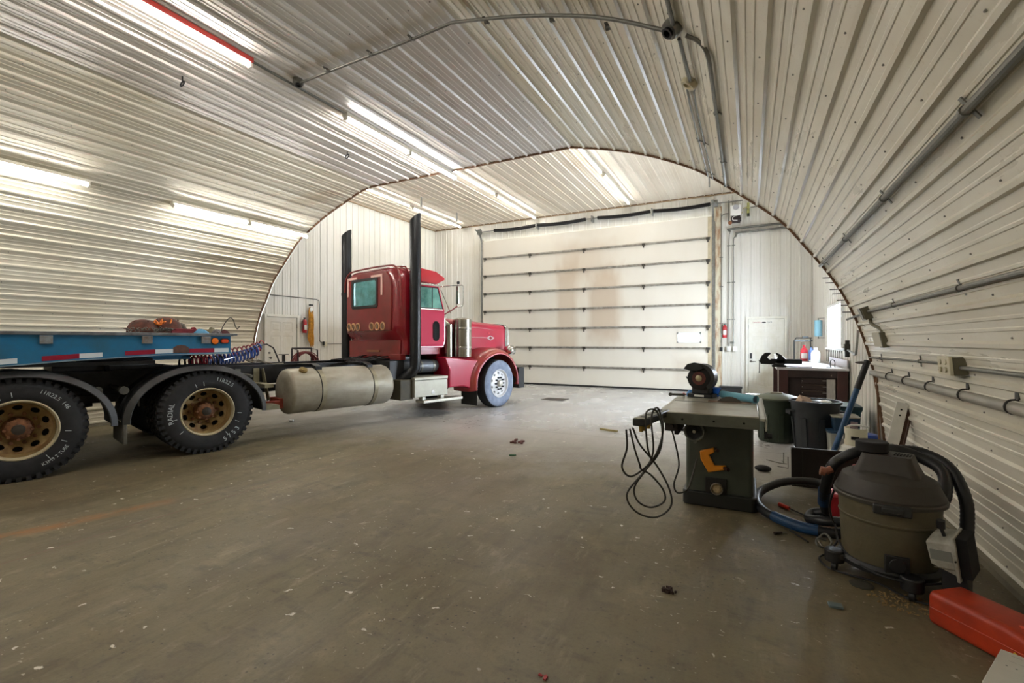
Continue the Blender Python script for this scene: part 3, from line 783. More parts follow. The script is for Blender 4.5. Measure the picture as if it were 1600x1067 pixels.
M_amber = mat('amber_lens', '#f07818', 0.25, coat=.6)
M_tan = mat('tan_primer_bracket', '#8a8468', 0.6, noise=.3)

def holed_disc(m, r0, r1, x0, x1, nh, rh, a, b, mi=0, sub=8):
    """annular web round the x axis between r0..r1 (x offset x0..x1) with nh oval holes"""
    K = 24
    for h in range(nh):
        ac = 2 * PI * (h + .5) / nh; w = PI / nh
        outer = []; inner = []
        for k in range(K):
            t = 2 * PI * k / K; c, s = math.cos(t), math.sin(t); q = 1 / max(abs(c), abs(s))
            u, v = c * q, s * q
            outer.append(((r0 + r1) / 2 + u * (r1 - r0) / 2, ac + v * w)); inner.append((rh + c * a, ac + s * b / rh))
        def P(r, t):
            f = (r - r0) / (r1 - r0); return (x0 + (x1 - x0) * f, r * math.cos(t), r * math.sin(t))
        vs = [P(*o) for o in outer] + [P(*i) for i in inner]
        m.add(vs, [(k, (k + 1) % K, (k + 1) % K + K, k + K) for k in range(K)], mi)
        # short sleeve behind each hole
        vs2 = [P(*i) for i in inner] + [(P(*i)[0] - .03, P(*i)[1], P(*i)[2]) for i in inner]
        m.add(vs2, [(k, (k + 1) % K, (k + 1) % K + K, k + K) for k in range(K)], mi)
def tyre_mesh(xo, xi, r=.52, lugs=True):
    """tyre round the x axis, outer face xo, inner face xi"""
    w = xo - xi; m = MB()
    prof = [(.292, xo - .02), (.31, xo - .004), (.36, xo + .004), (.43, xo + .002), (r - .045, xo - .012), (r - .02, xo - .03), (r - .008, xo - .05),
            (r - .008, xi + .05), (r - .02, xi + .03), (r - .06, xi + .01), (.36, xi - .004), (.292, xi + .02)]
    m.lathe(prof, (0, 0, 0), (1, 0, 0), 64)
    n = 44
    for i in range(n):
        a = 2 * PI * i / n
        for (x, ww, off) in ((xo - .045, .06, 0), (xi + .045, .06, .5), (xo - w * .36, .05, .5), (xi + w * .36, .05, 0)):
            t = a + off * 2 * PI / n
            T = Matrix.Rotation(t, 4, 'X') @ Matrix.Translation((x, 0, r - .006))
            k = .022
            m.box(-ww / 2, ww / 2, -k, k, -.012, .012, 0, T)
        if lugs:                                # shoulder notches
            T = Matrix.Rotation(a, 4, 'X') @ Matrix.Translation((xo - .022, 0, r - .038))
            m.box(-.012, .012, -.018, .018, -.022, .02, 0, T)
    return m
def ring_text(s, r, a_mid, size, x, up=True):
    vs, fs = text_shape(s, size); out = []
    for (u, v, _) in vs:
        if up: t = a_mid - u / r; rr = r + v
        else: t = a_mid + u / r; rr = r - v
        out.append((x, rr * math.cos(t), rr * math.sin(t)))
    return MB().add(out, fs)
def rear_wheel(y, text):
    t = obj('rear_wheel', tyre_mesh(1.22, .95), M_tyre, truck, loc=(0, y, .515), label='dusty black dual wheel with a tan steel rim')
    obj('inner_tyre', tyre_mesh(.90, .63, lugs=False), M_tyre, t)
    m = MB(); m.lathe([(.25, .93), (.262, 1.02), (.268, 1.14), (.275, 1.185), (.298, 1.205), (.302, 1.212), (.292, 1.218), (.278, 1.20)], (0, 0, 0), (1, 0, 0), 48)
    obj('rim_edge', m, M_rimedge, t)
    m = MB(); m.lathe([(.27, 1.18), (.262, 1.12), (.255, 1.055)], (0, 0, 0), (1, 0, 0), 48)
    holed_disc(m, .168, .256, 1.015, 1.058, 10, .213, .026, .038)
    m.lathe([(.168, 1.015), (.155, 1.01), (.0, 1.01)], (0, 0, 0), (1, 0, 0), 48)
    obj('rim', m, M_rim, t)
    obj('brake_drum', MB().lathe([(.24, .94), (.24, .99), (0, .99)], (0, 0, 0), (1, 0, 0), 32), M_hole, t)
    m = MB(); m.lathe([(.118, 1.01), (.120, 1.055), (.104, 1.09), (.100, 1.125), (.082, 1.14), (.06, 1.145), (0, 1.145)], (0, 0, 0), (1, 0, 0), 32)
    for i in range(8):
        a = 2 * PI * i / 8; m.cyl((1.06, .098 * math.cos(a), .098 * math.sin(a)), (1.148, .098 * math.cos(a), .098 * math.sin(a)), .014, n=6)
    obj('hub', m, M_hub, t)
    obj('hub_oil_cap', MB().lathe([(.052, 1.14), (.05, 1.165), (.02, 1.172), (0, 1.172)], (0, 0, 0), (1, 0, 0), 20), mat('dark_oil_cap', '#2f2a24', .4), t)
    for i in range(10):
        a = 2 * PI * i / 10
        obj('lug_nut', MB().cyl((1.008, .153 * math.cos(a), .153 * math.sin(a)), (1.052, .153 * math.cos(a), .153 * math.sin(a)), .019, n=6), M_hub, t)
    for (s, r, a, sz, up) in text:
        obj('tyre_lettering', ring_text(s, r, R(a), sz, 1.226, up), M_letter, t)
    m = MB()
    for a in (8, 22, 100, 128, 215, 245, 262):
        T = Matrix.Rotation(R(a), 4, 'X'); m.box(1.222, 1.2255, -.003, .003, .335, .385, 0, T)
    obj('chalk_marks', m, M_letter, t)
    return t
# angle 0 = forward (+y), 90 = up
wA = rear_wheel(-1.645, (('11R22.5  146', .405, 48, .055, True), ('K3M9 2 TUBE', .405, -48, .045, False)))
wB = rear_wheel(0, (('11R22.5', .415, 63, .066, True), ('RADIAL', .40, 178, .075, True), ('5 7 5 3', .41, -50, .08, False)))
# front wheel, steered slightly left
def front_wheel():
    t = obj('front_wheel', MB().lathe([(.50, 1.18), (.512, 1.15), (.512, .97), (.49, .94), (.36, .93), (.29, .95)], (0, 0, 0), (1, 0, 0), 64)
            .lathe([(.50, 1.18), (.49, 1.186)], (0, 0, 0), (1, 0, 0), 64), M_tyre, truck, loc=(0, 5.45, .505), label='front wheel with a white ten-hole rim')
    m = MB(); m.lathe([(.497, 1.178), (.485, 1.19), (.44, 1.205), (.40, 1.207), (.35, 1.203), (.30, 1.19), (.288, 1.17)], (0, 0, 0), (1, 0, 0), 64)
    obj('sidewall', m, M_tyreF, t)
    m = MB(); m.lathe([(.29, 1.17), (.302, 1.195), (.296, 1.202), (.285, 1.195), (.278, 1.17)], (0, 0, 0), (1, 0, 0), 48)
    m.lathe([(.28, 1.17), (.27, 1.15), (.262, 1.145)], (0, 0, 0), (1, 0, 0), 48)
    holed_disc(m, .16, .263, 1.17, 1.145, 10, .217, .020, .030)
    m.lathe([(.161, 1.17), (.15, 1.175), (.0, 1.175)], (0, 0, 0), (1, 0, 0), 48)
    obj('rim', m, M_wrim, t)
    obj('brake_drum', MB().lathe([(.27, 1.06), (.27, 1.08), (0, 1.08)], (0, 0, 0), (1, 0, 0), 32), M_hole, t)
    obj('hub', MB().lathe([(.075, 1.17), (.072, 1.21), (.055, 1.24), (.03, 1.25), (0, 1.252)], (0, 0, 0), (1, 0, 0), 24), mat('pale_hub', '#cfccc0', .4, .3), t)
    for i in range(10):
        a = 2 * PI * i / 10
        obj('lug_nut', MB().cyl((1.17, .125 * math.cos(a), .125 * math.sin(a)), (1.215, .125 * math.cos(a), .125 * math.sin(a)), .02, n=6), mat('dark_lug', '#34363a', .4, .5), t)
    return t
fw = front_wheel()
P_ = Vector((1.0, 5.45, .505)); Rz = Matrix.Rotation(R(4), 4, 'Z'); q = P_ - Rz @ Vector((1.0, 0, 0))
fw.location = q; fw.rotation_euler = (0, 0, R(4))
# far side wheels, simpler but whole
for y, nm in ((-1.645, 'rear_wheel'), (0, 'rear_wheel')):
    m = tyre_mesh(-.63, -.90, lugs=False); t = obj(nm, m, M_tyre, truck, loc=(0, y, .515)); obj('outer_tyre', tyre_mesh(-.95, -1.22, lugs=False), M_tyre, t)
    obj('rim', MB().lathe([(.295, -1.2), (.26, -1.15), (.25, -1.05), (.12, -1.02), (.1, -1.1), (0, -1.1)], (0, 0, 0), (1, 0, 0), 32), M_rim, t)
m = tyre_mesh(-.93, -1.19, lugs=False); t = obj('front_wheel', m, M_tyre, truck, loc=(0, 5.45, .515))
obj('rim', MB().lathe([(.295, -1.18), (.27, -1.15), (.2, -1.16), (0, -1.17)], (0, 0, 0), (1, 0, 0), 32), M_wrim, t)

# chassis
m = MB()
for s in (-1, 1):
    x = s * .43
    m.box(x - .045, x + .045, -2.7, 5.95, 1.03, 1.045); m.box(x - .045, x + .045, -2.7, 5.95, .765, .78)
    m.box(x + s * .035 - .005, x + s * .035 + .005, -2.7, 5.95, .78, 1.03)
for y in (-2.65, -1.9, -.82, .4, 1.3, 2.3, 3.1, 4.6): m.box(-.43, .43, y - .05, y + .05, .80, 1.0)
chassis = obj('chassis', m, M_blk, truck, label='black steel chassis rails')
m = MB()
for y in (-1.645, 0):
    m.cyl((-.65, y, .51), (.65, y, .51), .085, n=14); m.ball((0, y, .53), .22, 16); m.cyl((0, y, .56), (0, y + .7, .62), .05, n=10)
    for s in (-1, 1):
        m.beam((s * .43, y - .55, .62), (s * .43, y + .55, .62), .1, .10); m.cyl((s * .5, y - .4, .68), (s * .5, y - .4, .78), .13, n=16)
m.cyl((0, .7, .62), (0, 3.6, .75), .055, n=12); m.box(-.5, .5, -1.2, -.45, .66, .76)
m.cyl((-.9, 5.45, .5), (.9, 5.45, .5), .06, n=10)
m.box(-.36, .36, 3.4, 5.7, .5, 1.1)
obj('driveline', m, M_blk, truck)
m = MB()                         # fifth wheel and its ramps, under the trailer nose
m.box(-.46, .46, -1.35, -.3, 1.05, 1.10); m.prism([(-.45, -.5), (.45, -.5), (.45, .2), (.3, .5), (-.3, .5), (-.45, .2)], Matrix.Translation((0, -.85, 1.10)), .05)
for s in (-1, 1): m.prism([(-.2, 0), (.2, 0), (.12, .1), (-.12, .1)], Matrix.Translation((s * .35, -.85, 1.04)) @ Matrix.Rotation(PI / 2, 4, 'X') , .04)
obj('fifth_wheel', m, mat('greasy_steel', '#2b2824', .5, .4, noise=.4), truck)
# brackets visible in front of the dual wheels
m = MB(); m.box(.47, .49, .80, .88, .60, 1.0); m.beam((.49, .92, .99), (.62, .96, .52), .10, .01, up=(0, 1, 0)); m.box(.47, .95, .78, .90, .74, .79); m.box(.5, 1.1, .72, .92, .44, .50)
obj('fender_bracket', m, M_tan, truck)
m = MB(); m.cyl((.52, .60, .93), (1.1, .55, .93), .02, n=8); m.box(.47, .5, .55, .62, .86, 1.0)
obj('fender_bracket', m, M_dgalv, truck)
m = MB(); m.cyl((.47, -.83, .85), (1.2, -.83, .85), .03, n=10); m.cyl((1.2, -.83, .85), (1.235, -.83, .85), .045, n=14); obj('fender_bracket', m, mat('grey_tube_end', '#56554e', .5, .4), truck)
m = MB(); m.cyl((.47, -1.02, .86), (1.16, -1.05, .86), .025, n=10); m.cyl((1.16, -1.05, .86), (1.19, -1.05, .86), .045, n=14); obj('fender_bracket', m, MATS['grey_tube_end'], truck)
o = obj('red_strap', MB().box(.55, .9, 1.0, 1.14, .42, .56).cyl((.56, .75, .47), (.9, 1.02, .50), .04, n=10), mat('faded_red_strap', '#a8442f', .7, noise=.5), truck)
# wheel fenders
def wheel_fender(yc, a0, a1):
    m = MB(); rs = []; ra, rb = .745, .60; n = 30
    for i in range(n + 1):
        a = R(a0 + (a1 - a0) * i / n); c, s = math.cos(a), math.sin(a)
        def P(x, d): return Vector((x, yc + (ra + d) * c, .485 + (rb + d) * s))
        rs.append([P(.56, 0), P(.60, .012), P(.88, .012), P(.90, .028), P(.94, .028), P(.96, .012), P(1.17, .012), P(1.19, .028), P(1.225, .022), P(1.262, -.035), P(1.255, -.045), P(1.22, .005), P(1.16, -.004), P(.6, -.004)])
    m.rings(rs); return obj('wheel_fender', m, M_fend, truck)
f = wheel_fender(-.075, -2, 182)
wheel_fender(-1.65, -2, 182)
m = MB(); m.box(.66, 1.22, -.84, -.80, .24, .52); obj('mud_flap', m, mat('grey_flap', '#5a584e', .6, noise=.3), truck, bevel=.01)
for x in (1.08, 1.16): obj('flap_bolt', MB().cyl((x, -.86, .50), (x, -.83, .50), .012, n=8), M_chrome, truck)
# fuel tank
def lathe_y(m, prof, x, z, n=48, mi=0): return m.lathe(prof, (x, 0, z), (0, 1, 0), n, mi)
ty0, ty1, tr, txc, tzc = 1.08, 2.80, .335, .86, .655
tank = obj('fuel_tank', lathe_y(MB(), [(0, ty0 - .035), (.2, ty0 - .025), (.295, ty0), (.325, ty0 + .022), (tr, ty0 + .05), (tr, ty1 - .05), (.325, ty1 - .022), (.295, ty1), (.2, ty1 + .025), (0, ty1 + .035)], txc, tzc), M_alu, truck, label='dusty cylindrical aluminium fuel tank')
for y in (1.55, 2.44):
    obj('tank_strap', lathe_y(MB(), [(tr, y - .035), (tr + .008, y - .033), (tr + .008, y + .033), (tr, y + .035)], txc, tzc), mat('strap_metal', '#a39c84', .45, .5, noise=.3), tank)
    obj('strap_liner', lathe_y(MB(), [(tr, y - .046), (tr + .005, y - .044), (tr + .005, y - .034)], txc, tzc), M_rubber, tank)
    m = MB(); m.beam((.47, y - .05, 1.03), (.84, y - .02, 1.035), .12, .05); m.beam((.82, y - .0, 1.035), (.97, y, 1.0), .10, .05); m.box(.90, 1.0, y - .05, y + .05, .965, 1.015)
    obj('tank_bracket', m, M_blk, tank, bevel=.006)
obj('filler_cap', MB().cyl((1.0, 1.30, .955), (1.02, 1.30, .985), .06, n=20).cyl((1.02, 1.30, .985), (1.025, 1.30, .992), .04, n=12), mat('brass_cap', '#8f7b4a', .4, .6), tank)
obj('tank_seam', MB().box(.845, .875, ty0 + .05, ty1 - .05, tzc + tr - .002, tzc + tr + .004), M_alu, tank)
# exhaust stacks
def stack(x, y, bend):
    m = MB(); n = 24; r = .1
    pts = [(x, y, 3.62), (x, y, 1.1)]
    m.tube([(x, y, 3.55), (x, y, 1.05), (x, y - .01, .93), (x - .03 * bend, y - .05, .85), (x - .12 * bend, y - .14, .74), (x - .32 * bend, y - .34, .58), (x - .45 * bend, y - .45, .55)], [r, r, r, r, r, r * .95, r * .9], n)
    # slanted mitre top, open
    rs = []
    for k, (rr, dz) in enumerate(((r, -.08), (r, 0), (r - .006, 0), (r - .006, -.3))):
        ring = []
        for j in range(n):
            t = 2 * PI * j / n; xx = rr * math.cos(t); yy = rr * math.sin(t)
            ring.append(Vector((x + xx, y + yy, 3.66 + dz + (.055 * (xx + yy) / r if dz > -.2 else 0))))
        rs.append(ring)
    m.rings(rs, 0, False, False)
    m.cyl((x, y, 3.36), (x, y, 3.36001), r - .006, n=n)
    s = obj('exhaust_stack', m, M_stack, truck, label='matt black straight exhaust stack')
    for z in (2.38,):
        b = MB(); b.box(min(x, x - .14 * bend), max(x, x - .14 * bend), y - .03, y + .03, z - .03, z + .03); b.cyl((x, y, z - .025), (x, y, z + .025), r + .006, n=24, caps=False)
        obj('stack_clamp', b, M_blk, s)
    return s
stack(1.065, 3.33, 1); stack(-1.065, 3.19, -1)
# air tank and step box
at = obj('air_tank', lathe_y(MB(), [(0, 3.15), (.08, 3.16), (.12, 3.2), (.125, 3.24), (.125, 3.98), (.12, 4.02), (.08, 4.06), (0, 4.07)], .78, .93, 28), mat('grey_air_tank', '#5b6168', .45, .2), truck)
for y in (3.62, 3.92): obj('tank_band', lathe_y(MB(), [(.125, y - .02), (.132, y - .02), (.132, y + .02), (.125, y + .02)], .78, .93, 28), M_dgalv, at)
sb = obj('step_box', MB().box(.55, 1.16, 3.24, 4.02, .39, .70), M_box, truck, bevel=.008, label='brushed metal step and battery box')
obj('box_lid', MB().box(.545, 1.168, 3.235, 4.025, .695, .75), M_box, sb, bevel=.008)
obj('lid_gap', MB().box(1.155, 1.1635, 3.25, 4.01, .688, .697), M_hole, sb)
m = MB()
for i in range(14):
    for j in range(4):
        m.ball((.7 + .11 * j, 3.3 + .05 * i, .752), .009, 6, sc=(1, 1, .5))
obj('tread_plate', m, M_box, sb)
m = MB(); vs = [(0, .042), (.035, .008), (.035, -.035), (-.035, -.035), (-.035, .008)]
m.prism(vs, Matrix.Translation((1.162, 3.66, .47)) @ Matrix.Rotation(PI / 2, 4, 'Y') @ Matrix.Rotation(PI / 2, 4, 'Z'), .004)
st = obj('sticker', m, mat('white_sticker', '#f2f2f2', .5), sb)
m = MB(); vs, fs = text_shape('+1', .035); m.add([(1.1675, 3.66 + x, .458 + y) for x, y, z in vs], fs); obj('sticker_print', m, M_hole, sb)
m = MB(); m.box(.95, 1.20, 3.42, 4.38, .275, .325); m.box(1.0, 1.1, 3.46, 3.54, .325, .39); m.box(1.0, 1.1, 3.9, 3.98, .325, .39)
obj('lower_step', m, mat('pale_step_metal', '#b9b6aa', .4, .6), truck, bevel=.006)
m = MB(); m.box(.5, 1.10, 2.98, 3.26, .36, .72); obj('bracket_box', m, mat('dull_olive_box', '#4a4430', .6, noise=.3), truck, bevel=.01)

# cab and sleeper: one lofted body, layers in z
def layer(z, hx, yb, yf, r, n=6):
    pts = rrect(hx, (yf - yb) / 2, min(r, hx - .01), n, 0, (yb + yf) / 2); return [Vector((x, y, z)) for x, y in pts]
L_ = [(1.16, .93, 3.16, 4.10, .14), (1.40, .94, 3.17, 4.12, .17), (1.46, .94, 3.155, 4.13, .18), (1.58, .95, 3.055, 4.14, .19), (1.7, .95, 3.05, 4.15, .19), (1.95, .95, 3.05, 4.16, .19),
      (2.05, .95, 3.05, 4.12, .19), (2.40, .95, 3.05, 3.98, .19), (2.50, .95, 3.05, 3.95, .19), (2.60, .93, 3.055, 3.97, .2), (2.68, .89, 3.065, 3.98, .2), (2.735, .83, 3.085, 3.90, .2),
      (2.775, .75, 3.12, 3.84, .2), (2.80, .64, 3.16, 3.76, .2), (2.81, .5, 3.2, 3.7, .2)]
m = MB().rings([layer(*l) for l in L_])
cab = obj('cab', m, M_red, truck, label='dark red cab with a short sleeper', ang=50)
# dusty back panel set proud of the rear face
m = MB(); outl = []
for (x, z) in [(-.74, 1.60), (.74, 1.60), (.76, 1.8), (.76, 2.42)] + [(.44 + .32 * math.cos(R(a)), 2.42 + .30 * math.sin(R(a))) for a in range(15, 91, 15)] + [(-.44 + .32 * math.cos(R(a)), 2.42 + .30 * math.sin(R(a))) for a in range(90, 180, 15)] + [(-.76, 2.42), (-.76, 1.8)]:
    outl.append((x, z))
r0 = [Vector((x, 3.055, z)) for x, z in outl]; r1 = [Vector((x, 3.035, z)) for x, z in outl]; r2 = [Vector((x * .985, 3.022, 2.16 + (z - 2.16) * .985)) for x, z in outl]
m.rings([r0, r1, r2], 0, False, True)
bp_ = obj('back_panel', m, M_redback, cab, label='dusty dull red rear panel', ang=40)
obj('lower_back_panel', MB().box(-.88, .86, 3.148, 3.17, 1.08, 1.42).box(-.88, .86, 3.14, 3.16, 1.08, 1.11), M_redback, cab, bevel=.01)
# corner mouldings that run over the roof
m = MB(); m.tube([(p.x, 3.09, p.z) for p in catmull([(.955, 0, 2.0), (.955, 0, 2.45), (.92, 0, 2.62), (.80, 0, 2.76), (.60, 0, 2.80), (0, 0, 2.815), (-.60, 0, 2.80), (-.80, 0, 2.76), (-.92, 0, 2.62), (-.955, 0, 2.4)], 5)], .018, 8)
obj('roof_moulding', m, M_redback, cab)
m = MB(); m.tube([(p.x, 3.30, p.z) for p in catmull([(.955, 0, 2.25), (.945, 0, 2.55), (.85, 0, 2.74), (.70, 0, 2.80), (0, 0, 2.83), (-.7, 0, 2.80)], 5)], .014, 8)
obj('roof_moulding', m, M_red, cab)
# rear window
m = MB(); m.rings([[Vector((x, 3.028, z)) for x, z in rrect(.455, .29, .05, 4, -.115, 2.325)], [Vector((x, 3.008, z)) for x, z in rrect(.45, .285, .05, 4, -.115, 2.325)], [Vector((x, 3.008, z)) for x, z in rrect(.40, .235, .05, 4, -.115, 2.325)], [Vector((x, 3.02, z)) for x, z in rrect(.40, .235, .05, 4, -.115, 2.325)]], 0, False, False)
rw = obj('rear_window', m, M_rubber, cab)
obj('window_pane', MB().rings([[Vector((x, 3.018, z)) for x, z in rrect(.40, .235, .05, 4, -.115, 2.325)], [Vector((x, 3.017, z)) for x, z in rrect(.395, .23, .05, 4, -.115, 2.325)]]), M_winrear, rw)
M_tape = mat('pale_pink_reflector', '#e3b9ae', .4)
m = MB(); m.box(-.72, -.37, 3.008, 3.022, 2.615, 2.66); m.box(-.72, -.67, 3.008, 3.022, 2.29, 2.66)
obj('corner_reflector', m, M_tape, cab)
m = MB(); m.box(.13, .50, 3.008, 3.022, 2.605, 2.65); m.box(.45, .50, 3.008, 3.022, 2.26, 2.65)
obj('corner_reflector', m, M_tape, cab)
for x in (-.66, -.50, -.34, .14, .32, .50):
    l = obj('round_lamp', MB().lathe([(.078, .0), (.082, -.012), (.06, -.018), (.055, -.004)], (x, 3.024, 1.685), (0, 1, 0), 24), mat('peach_lamp_ring', '#c99a72', .35, .4), cab)
    obj('lamp_lens', MB().lathe([(.056, -.004), (.04, -.012), (0, -.015)], (x, 3.024, 1.685), (0, 1, 0), 20), mat('dark_lens', '#6b4a32', .2, coat=.6), l)
m = MB(); m.box(-.2, .22, 3.125, 3.15, 1.20, 1.235); obj('plate_light_bar', m, mat('rusty_tan', '#8f5a34', .6), cab)
m = MB(); m.box(.60, .93, 3.10, 3.22, 1.06, 1.17); obj('rear_corner_bracket', m, M_redback, cab, bevel=.01)
# side door
m = MB(); m.rings([[Vector((.952, y, z)) for y, z in [(3.45, 1.28), (4.06, 1.28), (4.12, 1.36), (4.12, 2.0), (3.96, 2.49), (3.45, 2.49)]], [Vector((.966, y, z)) for y, z in [(3.46, 1.29), (4.055, 1.29), (4.11, 1.37), (4.11, 2.0), (3.955, 2.48), (3.46, 2.48)]]], 0, False, True)
dd = obj('cab_door', m, mat('door_red_daylit', '#b00c38', .55, coat=.0, spec=.25), truck, label='dark red cab door with green tinted glass', bevel=.004)  # truck red turned pinker: daylight tint put into the door colour
obj('side_window', MB().prism([(3.50, 2.04), (4.05, 2.04), (3.93, 2.42), (3.50, 2.42)], Matrix.Translation((.966, 0, 0)) @ Matrix(((0, 0, 1, 0), (1, 0, 0, 0), (0, 1, 0, 0), (0, 0, 0, 1))), .004), M_glass, dd)
m = MB(); m.tube([(.972, 3.5, 2.03), (.972, 4.06, 2.03), (.972, 3.935, 2.43), (.972, 3.5, 2.43)], .010, 6, loop=True); m.cyl((.972, 3.80, 2.03), (.972, 3.80, 2.42), .008, n=6); obj('window_seal', m, M_rubber, dd)
m = MB(); m.tube([(.972, 3.5, 2.012), (.974, 4.06, 2.012)], .007, 6); m.tube([(.967, 4.115, 2.0), (.967, 4.115, 1.4), (.967, 4.07, 1.3), (.967, 3.5, 1.3)], .003, 6); obj('door_trim', m, M_chrome, dd)
# oval vent low on the door
vent = obj('door_vent', MB().rings([[Vector((.967, 3.90 + x, 1.60 + z)) for x, z in rrect(.085, .19, .08, 6)], [Vector((.976, 3.90 + x, 1.60 + z)) for x, z in rrect(.075, .18, .07, 6)], [Vector((.970, 3.90 + x, 1.60 + z)) for x, z in rrect(.065, .17, .06, 6)]], 0, False, True), M_hole, dd)
obj('door_handle', MB().box(.966, .985, 3.44, 3.52, 1.50, 1.54), M_chrome, dd, bevel=.004)
# windscreen and visor
m = MB(); m.add([(-.86, 4.155, 2.0), (.86, 4.155, 2.0), (.80, 3.985, 2.47), (-.80, 3.985, 2.47), (-.86, 4.175, 2.0), (.86, 4.175, 2.0), (.80, 4.005, 2.47), (-.80, 4.005, 2.47)], [(0, 1, 2, 3), (4, 7, 6, 5), (0, 4, 5, 1), (1, 5, 6, 2), (2, 6, 7, 3), (3, 7, 4, 0)])
obj('windscreen', m, M_glass, cab)
m = MB(); m.rings([[Vector((x, 3.55, z)) for x, z in ((-.94, 2.52), (.965, 2.52), (.93, 2.78), (-.92, 2.78))], [Vector((x, 3.90, z)) for x, z in ((-.96, 2.50), (.985, 2.50), (.97, 2.74), (-.95, 2.74))], [Vector((x, 4.10, z)) for x, z in ((-.96, 2.60), (.985, 2.60), (.98, 2.64), (-.95, 2.64))]])
obj('sun_visor', m, mat('visor_red', '#b01c2a', .28, coat=.7), cab, bevel=.006, ang=30)
m = MB(); m.rings([[Vector((x, y, z)) for x, z in ((-.9, 2.455), (.975, 2.455), (.975, 2.50), (-.9, 2.50))] for y in (3.50, 4.0)])
obj('drip_rail', m, M_chrome, cab, bevel=.01)
for x, y in ((.72, 3.72), (.45, 3.78), (0, 3.8), (-.45, 3.78)):
    l = obj('roof_marker', MB().ball((x, y, 2.79), .055, 12, sc=(.8, 1.6, .7)), mat('white_marker', '#efe6e0', .3), cab)
# mirrors
m = MB(); m.tube([(.95, 4.0, 2.46), (1.42, 4.02, 2.455), (1.45, 4.02, 2.44)], .011, 8); m.tube([(.96, 4.12, 1.93), (1.25, 4.05, 2.0), (1.43, 4.02, 2.06)], .011, 8); m.tube([(.965, 4.02, 2.40), (1.0, 4.15, 2.12), (1.02, 4.22, 1.96)], .010, 8)
m.tube([(1.43, 4.02, 2.45), (1.56, 4.03, 2.45), (1.585, 4.03, 2.42), (1.585, 4.03, 2.09), (1.56, 4.03, 2.055), (1.43, 4.02, 2.055), (1.41, 4.02, 2.09), (1.41, 4.02, 2.42)], .009, 8, loop=True)
mr = obj('mirror_bracket', m, M_chrome, truck, label='west-coast mirror on chrome arms')
obj('mirror', MB().box(1.425, 1.475, 4.0, 4.05, 2.10, 2.43), M_dchrome, mr, bevel=.01)
obj('mirror_lamp', MB().ball((1.46, 4.02, 2.50), .03, 10, sc=(1, 1, 1.2)), M_black, mr)
m = MB(); m.tube([(-.95, 4.0, 2.46), (-1.42, 4.02, 2.455), (-1.45, 4.02, 2.06), (-.96, 4.12, 1.93)], .011, 8); mr2 = obj('mirror_bracket', m, M_chrome, truck); obj('mirror', MB().box(-1.475, -1.41, 4.0, 4.05, 2.10, 2.43), M_dchrome, mr2)
# hood
def hsec(y, hw, zt, zb, r=.12):
    pts = []
    pts += [(hw, zb), (hw, zt - r * 1.2)] + [(hw - r + r * math.cos(R(a)), zt - r + r * math.sin(R(a))) for a in (20, 45, 70, 90)] + [(hw * .4, zt + .025), (0, zt + .035)]
    pts += [(-x, z) for x, z in pts[:-1][::-1]]
    return [Vector((x, y, z)) for x, z in pts]
m = MB().rings([hsec(4.14, .70, 1.90, .95), hsec(4.8, .665, 1.87, .82), hsec(5.5, .64, 1.835, .75), hsec(6.1, .62, 1.80, .7), hsec(6.27, .615, 1.785, .68), hsec(6.32, .60, 1.75, .68)])
hood = obj('hood', m, mat('hood_red_daylit', '#a40c30', .28, coat=.5), truck, label='long dark red hood', ang=50)  # daylight pink put into this red, shared with the fender skirts
m = MB().rings([hsec(6.29, .625, 1.80, .62), hsec(6.36, .635, 1.80, .60), hsec(6.42, .62, 1.78, .60), hsec(6.42, .55, 1.70, .66), hsec(6.36, .55, 1.70, .66)], 0, False, True)
obj('grille_surround', m, M_chrome, hood, ang=50)
m = MB(); m.tube([(.672, 4.75, 1.50), (.655, 5.3, 1.487), (.642, 5.62, 1.482)], .006, 6); obj('hood_trim', m, mat('silver_trim', '#e3cfd0', .25, .6), hood)
m = MB(); m.tube([(p.x, p.y, p.z) for p in catmull([(.663, 4.9, 1.70), (.652, 5.3, 1.70), (.642, 5.65, 1.685), (.638, 5.85, 1.655)], 4)], .004, 5); obj('pin_stripe', m, MATS['silver_trim'], hood)
m = MB(); m.prism([(0, .055), (.13, 0), (0, -.055), (-.13, 0)], Matrix.Translation((.630, 5.76, 1.48)) @ Matrix(((0, 0, 1, 0), (1, 0, 0, 0), (0, 1, 0, 0), (0, 0, 0, 1))), .014)
em = obj('hood_emblem', m, MATS['silver_trim'], hood, bevel=.003)
obj('emblem_inlay', MB().prism([(0, .035), (.08, 0), (0, -.035), (-.08, 0)], Matrix.Translation((.6445, 5.76, 1.48)) @ Matrix(((0, 0, 1, 0), (1, 0, 0, 0), (0, 1, 0, 0), (0, 0, 0, 1))), .002), M_red, em)
obj('small_badge', MB().ball((.642, 5.70, 1.585), .022, 10, sc=(.4, 1.2, 1)), mat('badge_red', '#c8283a', .3, coat=.5), hood)
# air cleaner
m = MB(); ac = (.92, 4.62)
m.lathe([(0, 1.08), (.18, 1.08), (.195, 1.095), (.195, 1.84), (.18, 1.86), (.08, 1.885), (0, 1.89)], (ac[0], ac[1], 0), (0, 0, 1), 40)
acl = obj('air_cleaner', m, M_dchrome, truck, label='chrome air cleaner canister')
obj('intake_pipe', MB().cyl((.84, 4.32, 1.10), (.84, 4.32, 1.74), .09, n=24).cyl((.84, 4.32, 1.70), (.8, 4.2, 1.80), .07, n=12), M_dchrome, acl)
for z in (1.25, 1.64): obj('mount_strap', MB().lathe([(.197, z), (.2, z + .01), (.2, z + .04), (.197, z + .05)], (ac[0], ac[1], 0), (0, 0, 1), 40), M_chrome, acl)
